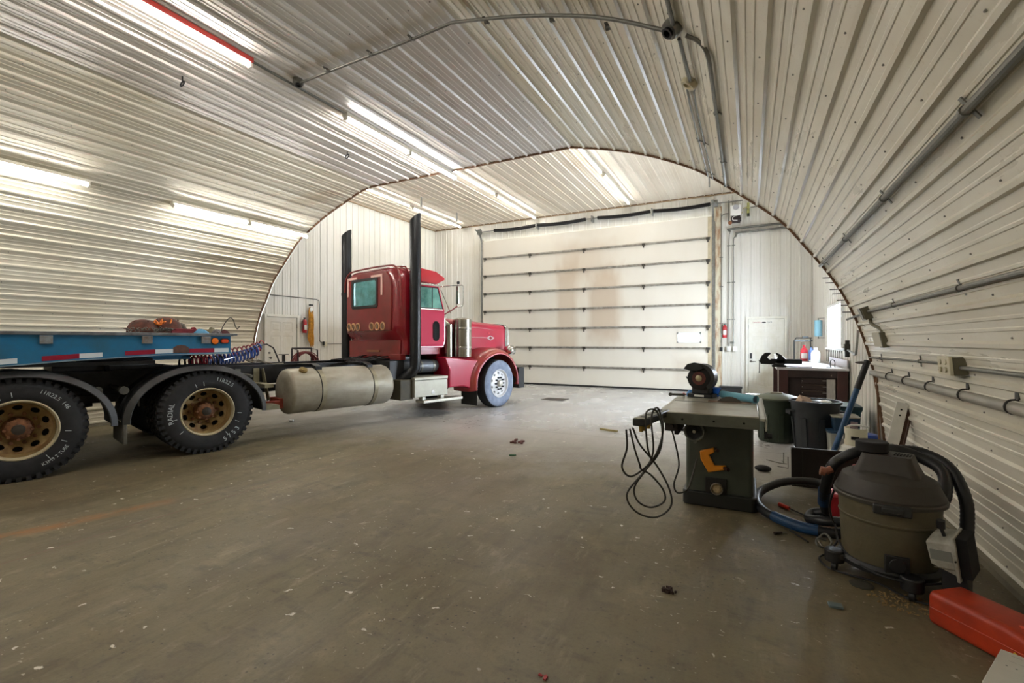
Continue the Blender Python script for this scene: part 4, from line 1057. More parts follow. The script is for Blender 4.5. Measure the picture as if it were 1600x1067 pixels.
# front fenders
def front_fender(s, name='front_fender'):
    m = MB(); rs = []; yc, zc = 5.47, .53
    for i in range(33):
        a = R(-8 + 200 * i / 32) ; c, sn = math.cos(a), math.sin(a)
        flare = max(0, -c) * .08
        def P(x, r, dy=0): return Vector((s * x, yc + (r + flare) * c * (.98 if c > 0 else 1.0), zc + r * sn))
        rs.append([P(.62, .60), P(.62, .74), P(.80, .745), P(.98, .735), P(1.10, .705), P(1.17, .66), P(1.19, .63), P(1.19, .605), P(1.165, .60), P(1.15, .64), P(.95, .66), P(.7, .66)])
    m.rings(rs)
    f = obj(name, m, M_redfen, truck, ang=50, label='glossy red front fender' if s > 0 else None)
    # rear skirt running back to the cab
    k = MB(); k.rings([[Vector((s * x, y, z)) for y, z in poly] for x, poly in ((.62, [(4.0, 1.10), (4.05, .98), (4.12, .86), (4.12, .50), (4.50, .50), (4.78, .42), (4.9, .75), (5.05, 1.10)]), (1.06, [(4.0, 1.10), (4.05, .98), (4.12, .86), (4.12, .50), (4.50, .50), (4.78, .42), (4.82, .75), (4.95, 1.02)]), (1.09, [(4.02, 1.09), (4.07, .98), (4.14, .86), (4.14, .52), (4.50, .52), (4.76, .44), (4.8, .75), (4.92, 1.0)]))])
    obj('fender_skirt', k, MATS['hood_red_daylit'], f, bevel=.012)
    return f
ff = front_fender(1); front_fender(-1)
obj('lip_trim', MB().tube([(1.192, 5.47 + (.61 + max(0, -math.cos(R(a))) * .08) * math.cos(R(a)) * (.98 if math.cos(R(a)) > 0 else 1), .53 + .61 * math.sin(R(a))) for a in range(-6, 190, 6)], .011, 6), mat('pinkish_edge', '#c9808a', .3, .3), ff)
obj('wheel_well', MB().box(.60, .66, 4.95, 6.0, .55, 1.12), M_hole, ff)
m = MB(); m.box(.70, 1.17, 4.80, 4.815, .09, .44); obj('mud_flap', m, M_flap, ff, bevel=.03)
m = MB(); m.box(.62, 1.19, 6.10, 6.30, .36, .82); obj('front_flap', m, M_flap, ff, bevel=.01)
m = MB(); m.box(1.0, 1.14, 4.98, 5.12, 1.00, 1.03); obj('fender_stay', m, MATS['pale_step_metal'], ff)
m = MB(); m.ball((.86, 6.14, 1.20), .12, 18, sc=(1.2, .9, .85)); m.cyl((.86, 6.14, 1.20), (.86, 6.26, 1.20), .11, .115, n=20); m.cyl((.72, 6.05, 1.2), (.64, 6.05, 1.18), .03, n=8)
hl = obj('headlamp', m, M_chrome, truck); obj('headlamp_lens', MB().lathe([(.1, 0), (.08, .025), (0, .035)], (.86, 6.26, 1.20), (0, 1, 0), 20), mat('clear_lens', '#dfe8ea', .1, coat=.5), hl)
m = MB(); m.ball((-.86, 6.14, 1.20), .12, 18, sc=(1.2, .9, .85)); obj('headlamp', m, M_chrome, truck)
obj('bumper', MB().box(-1.15, 1.02, 6.42, 6.52, .30, .66), M_chrome, truck, bevel=.03)
obj('radiator', MB().box(-.55, .55, 6.33, 6.37, .68, 1.70), M_hole, truck)
m = MB(); m.box(-.6, .6, 4.2, 6.3, .55, .8); obj('engine', m, M_blk, truck)
# hoses and bits behind the cab
m = MB(); rn = random.Random(4)
for k in range(9):
    x = -.5 + .12 * k; m.tube(catmull([(x, 3.2, 1.12), (x + .05, 3.02, 1.07 + rn.random() * .05), (x + rn.uniform(-.1, .2), 2.7 + rn.random() * .2, 1.06), (x + .1, 2.5, 1.055)], 4), .014, 6)
m.box(-.5, .55, 2.9, 3.3, 1.0, 1.08); m.box(.5, .9, 2.9, 3.2, .72, 1.05)
obj('air_lines', m, M_black, truck)
m = MB(); m.tube(catmull([(.46, 1.0, 1.06), (.4, .9, 1.12), (.45, .8, 1.09), (.35, .75, 1.13), (.42, .95, 1.09), (.5, 1.1, 1.06), (.45, 1.25, 1.055)], 5), .012, 6); obj('cable_bundle', m, mat('dusty_cable', '#6d675a', .7), truck)
# coiled air lines between truck and trailer
def coil(name, label, p0, p1, r, turns, rt, mt, sag=0, lead0=(), lead1=(), ry=1.0):
    p0 = Vector(p0); p1 = Vector(p1); ax = (p1 - p0); pts = []; a, u, v = frame(ax); n = int(turns * 14)
    for i in range(n + 1):
        t = i / n; c = p0 + ax * t + Vector((0, 0, sag * (t ** 4))); th = 2 * PI * turns * t
        pts.append(c + (u * math.cos(th) * ry + v * math.sin(th)) * r)
    pts = [Vector(p) for p in lead0] + pts + [Vector(p) for p in lead1]
    o = obj(name, MB().tube(pts, rt, 6), mt); o.location = TL; o.rotation_euler = (0, 0, TR); tag(o, label, 'air hose'); return o
M_blueh = mat('blue_hose', '#123f8c', .4, coat=.3); M_redh = mat('dark_red_hose', '#8c1f2c', .4, coat=.3); M_blkh = mat('black_hose', '#17181b', .45, coat=.3)
coil('air_hose', 'dark blue coiled air hose lying along the truck frame behind the cab', (.30, .22, 1.145), (.30, .95, 1.16), .082, 15, .011, M_blueh, .13)
coil('air_hose', 'red coiled air hose half hidden behind the blue coil', (.10, .45, 1.20), (.10, 1.08, 1.29), .07, 10, .010, M_redh, .06)
coil('air_hose', 'short dark red coil of air hose at the trailer end of the coils', (.50, -.02, 1.145), (.47, .22, 1.155), .07, 5, .010, M_redh)
coil('air_hose', 'black coiled cable whose loose end loops down onto the frame', (.38, -.12, 1.125), (.36, .42, 1.135), .062, 8, .011, M_blkh, 0, (), [(.33, .7, 1.2), (.3, .95, 1.33), (.30, 1.06, 1.36), (.3, 1.16, 1.30), (.3, 1.22, 1.16), (.33, 1.24, 1.07), (.40, 1.3, 1.065)])

# ================================================================ blue flatbed trailer nose over the drive axles
M_blue = mat('trailer_blue', '#0f6a96', .42, noise=.45, nscale=2.6, col2='#2a5a6e', thr=(.3, .62))
M_deck = mat('worn_steel_deck', '#7f8589', .5, .4, noise=.4, nscale=6, col2='#5d5f60')
M_rust = mat('rust_patch', '#5c4034', .8, noise=.4, nscale=18)
tr = thing('flatbed_trailer', 'blue flatbed trailer nose with red and white reflective tape', 'trailer', TL, TR)
x0, x1 = -1.05, 1.30
m = MB(); poly = [(-3.6, 1.475), (.225, 1.475), (.225, 1.255), (-.5, 1.25), (-1.3, 1.205), (-1.9, 1.155), (-2.6, 1.09), (-3.6, 1.05)]
for x in (x1 - .012, x0):
    m.prism(poly, Matrix.Translation((x, 0, 0)) @ Matrix(((0, 0, 1, 0), (1, 0, 0, 0), (0, 1, 0, 0), (0, 0, 0, 1))), .012)
for x in (-.4, .45): m.box(x - .01, x + .01, -3.6, .0, 1.16, 1.475)
m.box(x0, x1, .215, .225, 1.255, 1.475)
obj('side_beam', m, M_blue, tr)
m = MB(); m.prism([(y, z) for y, z in ((-3.6, 1.05), (-2.6, 1.09), (-1.9, 1.155), (-1.3, 1.205), (-.5, 1.25), (.225, 1.255), (.225, 1.243), (-.5, 1.238), (-1.3, 1.193), (-1.9, 1.143), (-2.6, 1.078), (-3.6, 1.038))], Matrix.Translation((x1 - .07, 0, 0)) @ Matrix(((0, 0, 1, 0), (1, 0, 0, 0), (0, 1, 0, 0), (0, 0, 0, 1))), .085)
obj('lower_flange', m, mat('pale_flange', '#7f97a3', .5, .2, noise=.3), tr)
m = MB(); m.box(x0 - .02, x1 + .02, -3.6, .30, 1.475, 1.50); m.box(x1 - .0, x1 + .03, -3.6, .25, 1.468, 1.502)
obj('deck', m, M_deck, tr, bevel=.004)
m = MB(); m.box(.2, .9, -1.2, -.5, 1.16, 1.2)
m.box(-.5, 1.22, -3.4, -.55, 1.14, 1.18); m.box(-.5, .9, -.55, .15, 1.30, 1.33)
obj('underframe', m, M_blk, tr)
for y in (-3.05, -1.46, -.64, -.055):
    obj('stake_pocket', MB().box(x1, x1 + .035, y - .048, y + .048, 1.375, 1.462), mat('worn_pale_steel', '#8d979b', .5, .3, noise=.4, nscale=10, col2='#6f5a48'), tr, bevel=.004)
M_rtape = mat('red_reflective_tape', '#8e0d2c', .35); M_wtape = mat('white_reflective_tape', '#d4dde2', .35)
def zb(y):
    P = [(-3.6, 1.05), (-2.6, 1.09), (-1.9, 1.155), (-1.3, 1.205), (-.5, 1.25), (.3, 1.255)]
    for (a, za), (b, zb_) in zip(P, P[1:]):
        if a <= y <= b: return za + (zb_ - za) * (y - a) / (b - a)
def tape(y0, y1, mt):
    m = MB(); d = .012; h = .05
    m.add([(x1 + .002, y0, zb(y0) + d), (x1 + .002, y1, zb(y1) + d), (x1 + .002, y1, zb(y1) + d + h), (x1 + .002, y0, zb(y0) + d + h),
           (x1 - .001, y0, zb(y0) + d), (x1 - .001, y1, zb(y1) + d), (x1 - .001, y1, zb(y1) + d + h), (x1 - .001, y0, zb(y0) + d + h)], [(0, 1, 2, 3), (4, 7, 6, 5), (0, 4, 5, 1), (2, 6, 7, 3), (1, 5, 6, 2), (3, 7, 4, 0)])
    obj('reflective_tape', m, mt, tr)
for a, b, t in ((-2.1, -1.66, M_wtape), (-1.49, -1.21, M_rtape), (-1.21, -1.025, M_wtape), (-.835, -.56, M_rtape), (-.56, -.39, M_wtape), (-.225, .04, M_rtape), (.04, .20, M_wtape)): tape(a, b, t)
m = MB(); m.ball((x1 + .0, -.31, 1.27), .1, 16, sc=(.03, 1, .9), zmin=-.1); obj('rust_patch', m, M_rust, tr)
for y, w, nm in ((.045, .05, 'round'), (.155, .05, 'oval')):
    l = obj('side_marker', MB().lathe([(.046, 0), (.046, .01), (.038, .014)], (x1, y, 1.405), (1, 0, 0), 20) if nm == 'round' else MB().rings([[Vector((x1, y + a, 1.405 + b)) for a, b in rrect(.055, .035, .03)], [Vector((x1 + .012, y + a, 1.405 + b)) for a, b in rrect(.052, .032, .03)]]), M_black, tr)
    obj('marker_lens', (MB().lathe([(.040, .010), (.036, .022), (0, .026)], (x1, y, 1.405), (1, 0, 0), 20) if nm == 'round' else MB().rings([[Vector((x1 + .01, y + a, 1.405 + b)) for a, b in rrect(.045, .027, .025)], [Vector((x1 + .026, y + a, 1.405 + b)) for a, b in rrect(.038, .022, .02)]])), M_amber if nm == 'round' else mat('red_orange_lens', '#d8481c', .25, coat=.6), l)
# things lying on the trailer deck (positions in the trailer's own frame)
TM = Matrix.Translation(TL) @ Matrix.Rotation(TR, 4, 'Z')
def ondeck(x, y, z=1.5):
    return TM @ Vector((x, y, z))
def dome(name, label, x, y, r, h, mt, cat='drum'):
    m = MB(); rs = []
    prof = [(r, 0), (r * 1.0, h * .12), (r * .93, h * .45), (r * .78, h * .74), (r * .5, h * .94), (r * .2, h), (0, h)]
    m.lathe(prof, (0, 0, 0), (0, 0, 1), 28, cap0=True)
    for k in range(5):
        a = k * 1.26 + x * 3; m.cyl((r * .7 * math.cos(a), r * .7 * math.sin(a), h * .8), (r * .7 * math.cos(a), r * .7 * math.sin(a), h * .87), .008, n=6)
    o = obj(name, m, mt); o.location = ondeck(x, y); o.rotation_euler = (0, 0, TR); tag(o, label, cat); return o
M_rusty = mat('rusty_iron', '#6b3a2b', .75, .2, noise=.5, nscale=14, col2='#3f2a22'); M_grease = mat('dark_greasy_iron', '#4a3d30', .6, .3, noise=.5, nscale=12)
dome('iron_dome', 'leftmost rusty brown dome-shaped casting on the trailer deck', .92, -.60, .16, .165, M_rusty, 'casting')
dome('iron_dome', 'middle and tallest rusty dome-shaped casting, with an orange rope on it', .88, -.36, .17, .20, M_rusty, 'casting')
dome('iron_dome', 'small dark greasy casting at the right end of the rusty pile', .74, -.22, .12, .145, M_grease, 'casting')
m = MB(); rn = random.Random(3); pts = []
for i in range(26):
    t = i / 25; a = t * 9; pts.append((.06 * math.cos(a) + .02 * rn.uniform(-1, 1), -.10 + .20 * t, .05 + .035 * math.sin(a) + .035))
o = obj('rope', MB().tube(catmull([(.06 + .02 * math.sin(i * 2.1), -.11 + .012 * i + .03 * math.sin(i * 1.7), .10 + .045 * abs(math.sin(i * .9)) + .03 * math.cos(i * 2.6)) for i in range(15)], 4), .009, 6), mat('orange_rope', '#d8741c', .6)); o.location = ondeck(.94, -.40); o.rotation_euler = (0, 0, TR); tag(o, 'orange rope snarled over the rusty castings', 'rope')
def chain(label, x, y, n, dx, mt, seed=1, zz=.018):
    m = MB(); rn = random.Random(seed)
    for i in range(n):
        c = Vector((rn.uniform(-.04, .04), dx * (i / (n - 1) - .5), zz + rn.uniform(0, .03))); T = Matrix.Translation(c) @ Euler((rn.uniform(0, 3), rn.uniform(0, 3), rn.uniform(0, 3))).to_matrix().to_4x4()
        m.tube([T @ Vector((.014 * math.cos(a), .022 * math.sin(a), 0)) for a in [2 * PI * k / 12 for k in range(12)]], .0045, 6, loop=True)
    o = obj('chain', m, mt); o.location = ondeck(x, y); o.rotation_euler = (0, 0, TR); tag(o, label, 'chain'); return o
M_chain = mat('worn_chain_steel', '#6f6a62', .45, .6, noise=.3)
chain('loose steel chain at the front edge of the trailer deck, left of the rusty pile', 1.15, -.70, 12, .22, M_chain, 2)
chain('heap of steel chain under the orange rope on the trailer deck', 1.16, -.46, 20, .18, M_chain, 5, .03)
o = obj('ratchet_strap', MB().box(-.05, .05, -.14, .14, 0, .035).box(-.04, .05, -.10, .13, .035, .055).cyl((-.03, .1, .06), (.05, .1, .06), .02, n=10), mat('maroon_strap', '#7d2028', .7, noise=.3), bevel=.006); o.location = ondeck(1.13, -.24); o.rotation_euler = (0, 0, TR + .05); tag(o, 'folded maroon ratchet strap in front of the rusty castings', 'strap')
def lump(name, label, cat, x, y, sx, sy, h, mt, seed, z=1.5):
    m = MB(); rn = random.Random(seed); n = 18; rs = []
    for k, (f, g) in enumerate(((1, 0), (.98, .25), (.8, .62), (.5, .9), (.15, 1.0))):
        rs.append([Vector((sx * f * math.cos(2 * PI * j / n) * (1 + .12 * math.sin(j * 2.3 + seed + k)), sy * f * math.sin(2 * PI * j / n) * (1 + .12 * math.cos(j * 1.7 + seed)), h * g * (1 + .18 * math.sin(j * 1.9 + k * 2 + seed)))) for j in range(n)])
    m.rings(rs); o = obj(name, m, mt, ang=60); o.location = ondeck(x, y, z); o.rotation_euler = (0, 0, TR); tag(o, label, cat); return o
lump('rag', 'light blue rag spilling over the trailer deck edge beside the plank', 'rag', 1.14, -.07, .07, .10, .05, mat('light_blue_cloth', '#5e9fc4', .8, noise=.3, nscale=9), 3)
o = obj('wood_block', MB().box(-.06, .06, -.09, .09, 0, .055), mat('pale_wood', '#c4ad7a', .65, noise=.3, nscale=4, stretch=(6, 1, 6)), bevel=.003); o.location = ondeck(.98, -.03); o.rotation_euler = (0, 0, TR + .1); tag(o, 'pale wooden block on the trailer deck between the rag and the gloves', 'wood')
lump('work_glove', 'crumpled grey work glove on the trailer deck', 'glove', 1.0, .10, .06, .05, .075, mat('olive_grey_cloth', '#8a866c', .85, noise=.4, nscale=12), 6)
lump('work_glove', 'dark striped work glove next to the grey one', 'glove', 1.1, .13, .06, .055, .05, mat('dark_striped_cloth', '#3a3132', .85, noise=.7, nscale=30, col2='#8a8585', stretch=(1, 4, 1)), 9)
lump('work_glove', 'dark red work glove at the deck end under the wire hook', 'glove', 1.1, .22, .055, .055, .045, mat('dark_red_cloth', '#5a2a2c', .85, noise=.5, nscale=14), 12)
o = obj('wire_hook', MB().tube(catmull([(0, -.10, .0), (0, -.07, .10), (0, .0, .205), (0, .045, .19), (0, .075, .10), (0, .10, .065), (0, .125, .10)], 5), .0065, 6), mat('thin_grey_rod', '#5c5a52', .5, .5)); o.location = ondeck(1.08, .28, 1.504); o.rotation_euler = (0, 0, TR); tag(o, 'bent grey wire hook arching up from the end of the trailer deck', 'hook')
# ================================================================ right side: saw, vac, bench, bins and clutter
# ---- table saw
M_sawg = mat('dark_green_enamel', '#474d42', .42, .1, noise=.25, nscale=3, col2='#3c4138', coat=.15)
M_sawb = mat('black_saw_base', '#1b1d1b', .45, .1)
M_cast = mat('worn_cast_iron', '#b4b4a5', .33, .4, noise=.45, nscale=3.5, col2='#8f8270', thr=(.3, .6))
M_castedge = mat('cast_iron_edge', '#66685c', .5, .3, noise=.3)
saw = thing('table_saw', 'green cabinet table saw with a cast iron top and a round handwheel', 'table saw', (-.235, 4.62, 0))
def rbox(m, x0, x1, y0, y1, z0, z1, r, mi=0):
    p = rrect((x1 - x0) / 2, (y1 - y0) / 2, r, 5, (x0 + x1) / 2, (y0 + y1) / 2)
    m.rings([[Vector((x, y, z0)) for x, y in p], [Vector((x, y, z1)) for x, y in p]], mi); return m
obj('cabinet', rbox(MB(), -.26, .265, -.30, .34, .11, .80, .04), M_sawg, saw)
obj('base', rbox(MB(), -.285, .29, -.33, .37, 0, .12, .05), M_sawb, saw, bevel=.01)
m = MB(); m.box(-.375, .295, -.85, .43, .825, .86); m.box(-.375, .295, -.85, -.82, .775, .83); m.box(-.375, -.35, -.85, .43, .79, .83); m.box(.27, .295, -.85, .43, .79, .83)
for y in (-.27, .27): m.box(-.37, .29, y - .015, y + .015, .79, .83)
top = obj('saw_table', m, [M_cast], saw, bevel=.005, label='worn cast iron saw table')
obj('table_edge', MB().box(-.378, .298, -.856, -.85, .77, .853), M_castedge, top)
for x in (-.22, .0, .2): obj('edge_bolt', MB().cyl((x, -.862, .81), (x, -.856, .81), .008, n=10), M_hole, top)
obj('miter_slot', MB().box(-.374, .294, -.12, -.10, .858, .8612), M_hole, top)
obj('throat_plate', MB().box(-.10, .25, -.06, .04, .8595, .8615), mat('rusty_throat_plate', '#8b6a54', .5, .3, noise=.4), top)
m = MB(); n = 60
bl = [(.13 * math.cos(2 * PI * i / n) * (1 + (.012 if i % 2 else -.01)), .13 * math.sin(2 * PI * i / n) * (1 + (.012 if i % 2 else -.01))) for i in range(n)]
m.prism(bl, Matrix.Translation((.075, -.01, .778)) @ Matrix.Rotation(PI / 2, 4, 'X'), .003)
obj('saw_blade', m, mat('blade_steel', '#6d6a66', .3, .8), saw)
m = MB(); m.box(.30, .34, -.86, .55, .835, .85); m.box(.335, .345, -.86, .55, .765, .85)
obj('fence_rail', m, mat('pale_steel_rail', '#b4b3a4', .4, .5, noise=.2), saw)
m = MB(); m.box(-.41, -.376, -.86, .5, .815, .85)
obj('fence_rail', m, MATS['pale_steel_rail'], saw)
obj('rail_knob', MB().cyl((.345, -.78, .72), (.38, -.78, .72), .02, n=12).box(.33, .35, -.80, -.72, .70, .77), M_black, saw)
# handwheel on the face towards the camera
m = MB(); hx, hz = -.185, .635
m.lathe([(.066, -.345), (.080, -.35), (.085, -.36), (.080, -.37), (.070, -.368), (.063, -.357)], (hx, 0, hz), (0, 1, 0), 32)
m.rings([m_ for m_ in []], 0) if False else None
hw = obj('handwheel', m, mat('grey_handwheel', '#6b6d66', .4, .5), saw)
m = MB(); m.lathe([(.066, -.352), (.03, -.34), (.02, -.335), (0, -.335)], (hx, 0, hz), (0, 1, 0), 28); m.cyl((hx, -.30, hz), (hx, -.345, hz), .02, n=12); obj('wheel_web', m, M_black, hw)
obj('wheel_hub', MB().cyl((hx, -.33, hz), (hx, -.372, hz), .014, n=14), M_chrome, hw)
obj('crank_handle', MB().cyl((hx + .012, -.36, hz - .078), (hx + .012, -.41, hz - .078), .012, .015, n=12), MATS['grey_handwheel'], hw)
m = MB(); m.cyl((-.26, -.12, .60), (-.36, -.12, .60), .014, n=10); m.ball((-.37, -.12, .60), .02, 10); obj('side_lever', m, M_black, saw)
m = MB(); m.box(-.36, -.27, -.78, -.66, .70, .775); m.cyl((-.31, -.78, .74), (-.31, -.80, .74), .016, n=10); m.box(-.30, -.27, -.70, -.30, .66, .74); obj('switch_bracket', m, mat('dark_brown_box', '#241a18', .5), saw)
# orange paddle
m = MB()
def pl(poly, y0, y1): m.prism(poly, Matrix.Translation((0, y1, 0)) @ Matrix.Rotation(PI / 2, 4, 'X'), y1 - y0)
X = lambda v: v + .235
pl([(X(-.378), .470), (X(-.268), .505), (X(-.262), .465), (X(-.305), .440), (X(-.262), .355), (X(-.175), .365), (X(-.168), .332), (X(-.312), .292), (X(-.372), .40)], -.335, -.305)
obj('orange_bracket', m, mat('orange_plastic', '#e8921c', .45, noise=.15), saw, bevel=.008, label='orange plastic push-shoe bracket')
m = MB(); m.cyl((X(-.255), -.33, .495), (X(-.235), -.40, .498), .014, n=10); m.cyl((X(-.185), -.33, .345), (X(-.155), -.39, .348), .015, n=10); obj('bracket_knob', m, mat('dark_maroon_knob', '#2a1413', .4), saw)
m = MB(); m.box(X(-.335), X(-.170), -.322, -.30, .10, .245); obj('port_plate', m, mat('brown_black_plate', '#18140f', .55), saw, bevel=.003)
m = MB(); m.lathe([(.047, -.32), (.05, -.35), (.045, -.36), (.041, -.35), (.041, -.325), (0, -.325)], (X(-.245), 0, .165), (0, 1, 0), 28); pt = obj('dust_port', m, mat('taupe_port', '#7d7464', .5), saw)
obj('sawdust_plug', MB().ball((X(-.245), -.33, .165), .041, 14, sc=(1, .35, 1)), mat('sawdust', '#cbb68c', .9, noise=.4, nscale=60), pt)
# ---- power strip and cord on the left front corner of the saw
ps = thing('power_strip', 'black metal power strip clamped to the front left corner of the saw table', 'power strip', (-.64, 3.58, .845), R(-8))
m = MB(); m.box(-.045, .045, -.30, .26, -.03, .02); obj('strip_body', m, mat('black_strip', '#1a1a18', .35, .2), ps, bevel=.006)
obj('strip_face', MB().box(-.038, .038, -.296, .20, .02, .024), mat('olive_strip_face', '#5d5b45', .4, .2), ps)
for y, z in ((-.25, -.05), (-.20, -.05), (-.10, -.05)):
    obj('plug', MB().cyl((0, y, -.03), (0, y, -.075), .018, .014, n=12), mat('brass_plug', '#a5873e', .4, .5), ps)
for k in range(4): obj('outlet', MB().box(-.015, .015, -.22 + .11 * k, -.18 + .11 * k, .024, .027), M_black, ps)
M_cord = mat('dark_olive_cord', '#2c2b24', .55)
def local_to(par, m):
    T = Matrix.Translation(par.location) @ par.rotation_euler.to_matrix().to_4x4()
    return m.xf(T.inverted())
def cord(par, pts, r=.0065, k=7, mt=None, name='cord', n=8):
    return obj(name, local_to(par, MB().tube(catmull(pts, k), r, n)), mt or M_cord, par)
from math import sin, cos
cord(ps, [(-0.72, 3.078, 0.824), (-0.72, 3.096, 0.698), (-0.765, 3.15, 0.554), (-0.72, 3.258, 0.473), (-0.594, 3.348, 0.59), (-0.54, 3.402, 0.77), (-0.567, 3.42, 0.914), (-0.594, 3.375, 0.927), (-0.599, 3.294, 0.86), (-0.594, 3.33, 0.635), (-0.666, 3.366, 0.482), (-0.774, 3.33, 0.32), (-0.72, 3.366, 0.194), (-0.594, 3.42, 0.156), (-0.495, 3.438, 0.239), (-0.504, 3.456, 0.356), (-0.594, 3.456, 0.518), (-0.684, 3.33, 0.68), (-0.693, 3.15, 0.824)])
cord(ps, [(-0.702, 3.105, 0.824), (-0.684, 3.168, 0.68), (-0.666, 3.24, 0.563), (-0.666, 3.294, 0.518), (-0.612, 3.366, 0.464), (-0.54, 3.42, 0.356), (-0.54, 3.456, 0.266), (-0.63, 3.438, 0.216), (-0.711, 3.384, 0.266), (-0.729, 3.366, 0.365), (-0.648, 3.348, 0.5), (-0.558, 3.366, 0.635), (-0.54, 3.375, 0.788), (-0.576, 3.366, 0.914), (-0.621, 3.312, 0.927), (-0.63, 3.258, 0.878), (-0.621, 3.276, 0.68), (-0.594, 3.312, 0.572)])
cord(ps, [(-.66, 3.70, .872), (-.60, 3.76, .86), (-.565, 3.86, .76), (-.53, 3.92, .60), (-.51, 4.0, .40), (-.55, 4.02, .24), (-.53, 4.05, .16), (-.47, 4.14, .16), (-.44, 4.2, .22), (-.40, 4.27, .40)])
# ---- things on the saw table
gr = thing('bench_grinder', 'black bench grinder with a large red-centred wheel standing on the saw table', 'grinder', (-.415, 4.90, .862), R(-12)); gr.scale = (1.12, 1.12, 1.12)
m = MB(); rbox(m, -.105, .105, -.07, .12, 0, .03, .02); rbox(m, -.075, .075, -.04, .09, .03, .10, .02); obj('grinder_base', m, M_black, gr, bevel=.005)
obj('name_plate', MB().box(-.04, .04, -.073, -.070, .008, .024), M_white, gr)
obj('motor', MB().cyl((0, .0, .17), (0, .20, .17), .075, n=24), mat('blue_motor', '#1d5fb8', .4), gr)
w = obj('grinding_wheel', MB().lathe([(0, -.075), (.09, -.075), (.098, -.07), (.098, -.055), (0, -.055)], (-.0, 0, .165), (0, 1, 0), 36), mat('dark_abrasive', '#1c1a19', .8, noise=.3), gr)
obj('wheel_washer', MB().lathe([(.058, -.074), (.056, -.078), (0, -.079)], (0, 0, .165), (0, 1, 0), 30), mat('red_brown_disc', '#5a2114', .6, noise=.4, nscale=20), w)
obj('arbor_nut', MB().lathe([(.028, -.078), (.026, -.086), (.012, -.09), (0, -.09)], (0, 0, .165), (0, 1, 0), 20), mat('pale_flange_nut', '#b5aa88', .4, .5), w)
m = MB(); rs = []
for i in range(19):
    a = R(-55 + 200 * i / 18); c, s = cos(a), sin(a)
    def Q(r, y): return Vector((.012 + r * c * 1.0, y, .172 + r * s))
    rs.append([Q(.118, -.085), Q(.118, .02), Q(.105, .02), Q(.105, -.07), Q(.085, -.07), Q(.085, -.085)])
m.rings(rs); gd = obj('wheel_guard', m, mat('black_guard', '#1f201f', .4, .2), gr)
obj('spark_shield', MB().prism([(-.125, .245), (-.095, .285), (-.04, .300), (.02, .290), (.05, .25), (-.02, .225), (-.08, .232)], Matrix.Translation((0, -.05, 0)) @ Matrix.Rotation(PI / 2, 4, 'X'), .045), MATS['black_guard'], gr, bevel=.006)
obj('tool_rest', MB().cyl((-.12, -.03, .17), (-.10, .03, .12), .006, n=6), M_black, gr)
m = MB().cyl((-.235, 4.93, .895), (.05, 4.60, .895), .034, n=28)
tubeo = obj('cardboard_tube', m, mat('pale_blue_card', '#6fb0c4', .55, noise=.2, nscale=3)); tag(tubeo, 'pale blue rolled tube lying across the saw table', 'tube')
obj('tube_opening', MB().cyl((.0502, 4.5998, .895), (.0505, 4.5995, .895), .028, n=24), mat('dark_blue_inside', '#27405a', .7), tubeo)
t = thing('bucket', 'small bright blue plastic bucket behind the grinder on the saw table', 'bucket', (-.30, 5.0, .862))
m = MB(); m.lathe([(0, .002), (.038, .002), (.048, .075), (.052, .078), (.052, .085), (.046, .085), (.036, .01), (0, .01)], (0, 0, 0), (0, 0, 1), 26); obj('bucket_body', m, mat('bright_blue_plastic', '#1d6fe0', .4), t)
obj('bail', MB().tube([(.05, 0, .075), (.035, -.035, .03), (0, -.052, .01), (-.035, -.035, .03), (-.05, 0, .075)], .002, 5), M_black, t)
o = obj('blue_rag', MB().ball((0, 0, .0), .045, 14, sc=(.9, .7, 1.1), zmin=-.2), M_amber if False else mat('blue_plastic_bag', '#4d9be0', .5, noise=.3, nscale=14)); o.location = (-.52, 4.96, .872); tag(o, 'light blue plastic peeking out left of the grinder', 'plastic bag')
o = obj('pliers', MB().obox((0, 0, .008), (.09, .014, .012), (0, 0, .3)).obox((.02, -.01, .008), (.09, .012, .012), (0, 0, -.15)).ball((-.04, 0, .01), .014, 8), mat('red_handle', '#a83a34', .4), bevel=.003); o.location = (-.55, 5.0, .862); o['label'] = 'red-handled pliers at the back left corner of the saw table'; o['category'] = 'pliers'
o = obj('clamp', MB().cyl((-.06, 0, .02), (.06, .02, .02), .012, n=10).cyl((-.07, -.02, .02), (-.07, .03, .02), .018, n=10), mat('dull_grey_tool', '#5b5a56', .4, .5)); o.location = (-.625, 4.84, .86); tag(o, 'small grey clamp at the back left edge of the saw table', 'clamp')
# ---- black tool box / sill on the floor by the end wall
o = obj('black_case', MB().box(-.27, .25, -.12, .12, 0, .16).box(-.29, .27, -.14, .14, .16, .20), mat('black_case', '#0e0f0e', .5), bevel=.01); o.location = (-.44, 13.86, 0); tag(o, 'low flat black case on the floor by the white walk door', 'case')
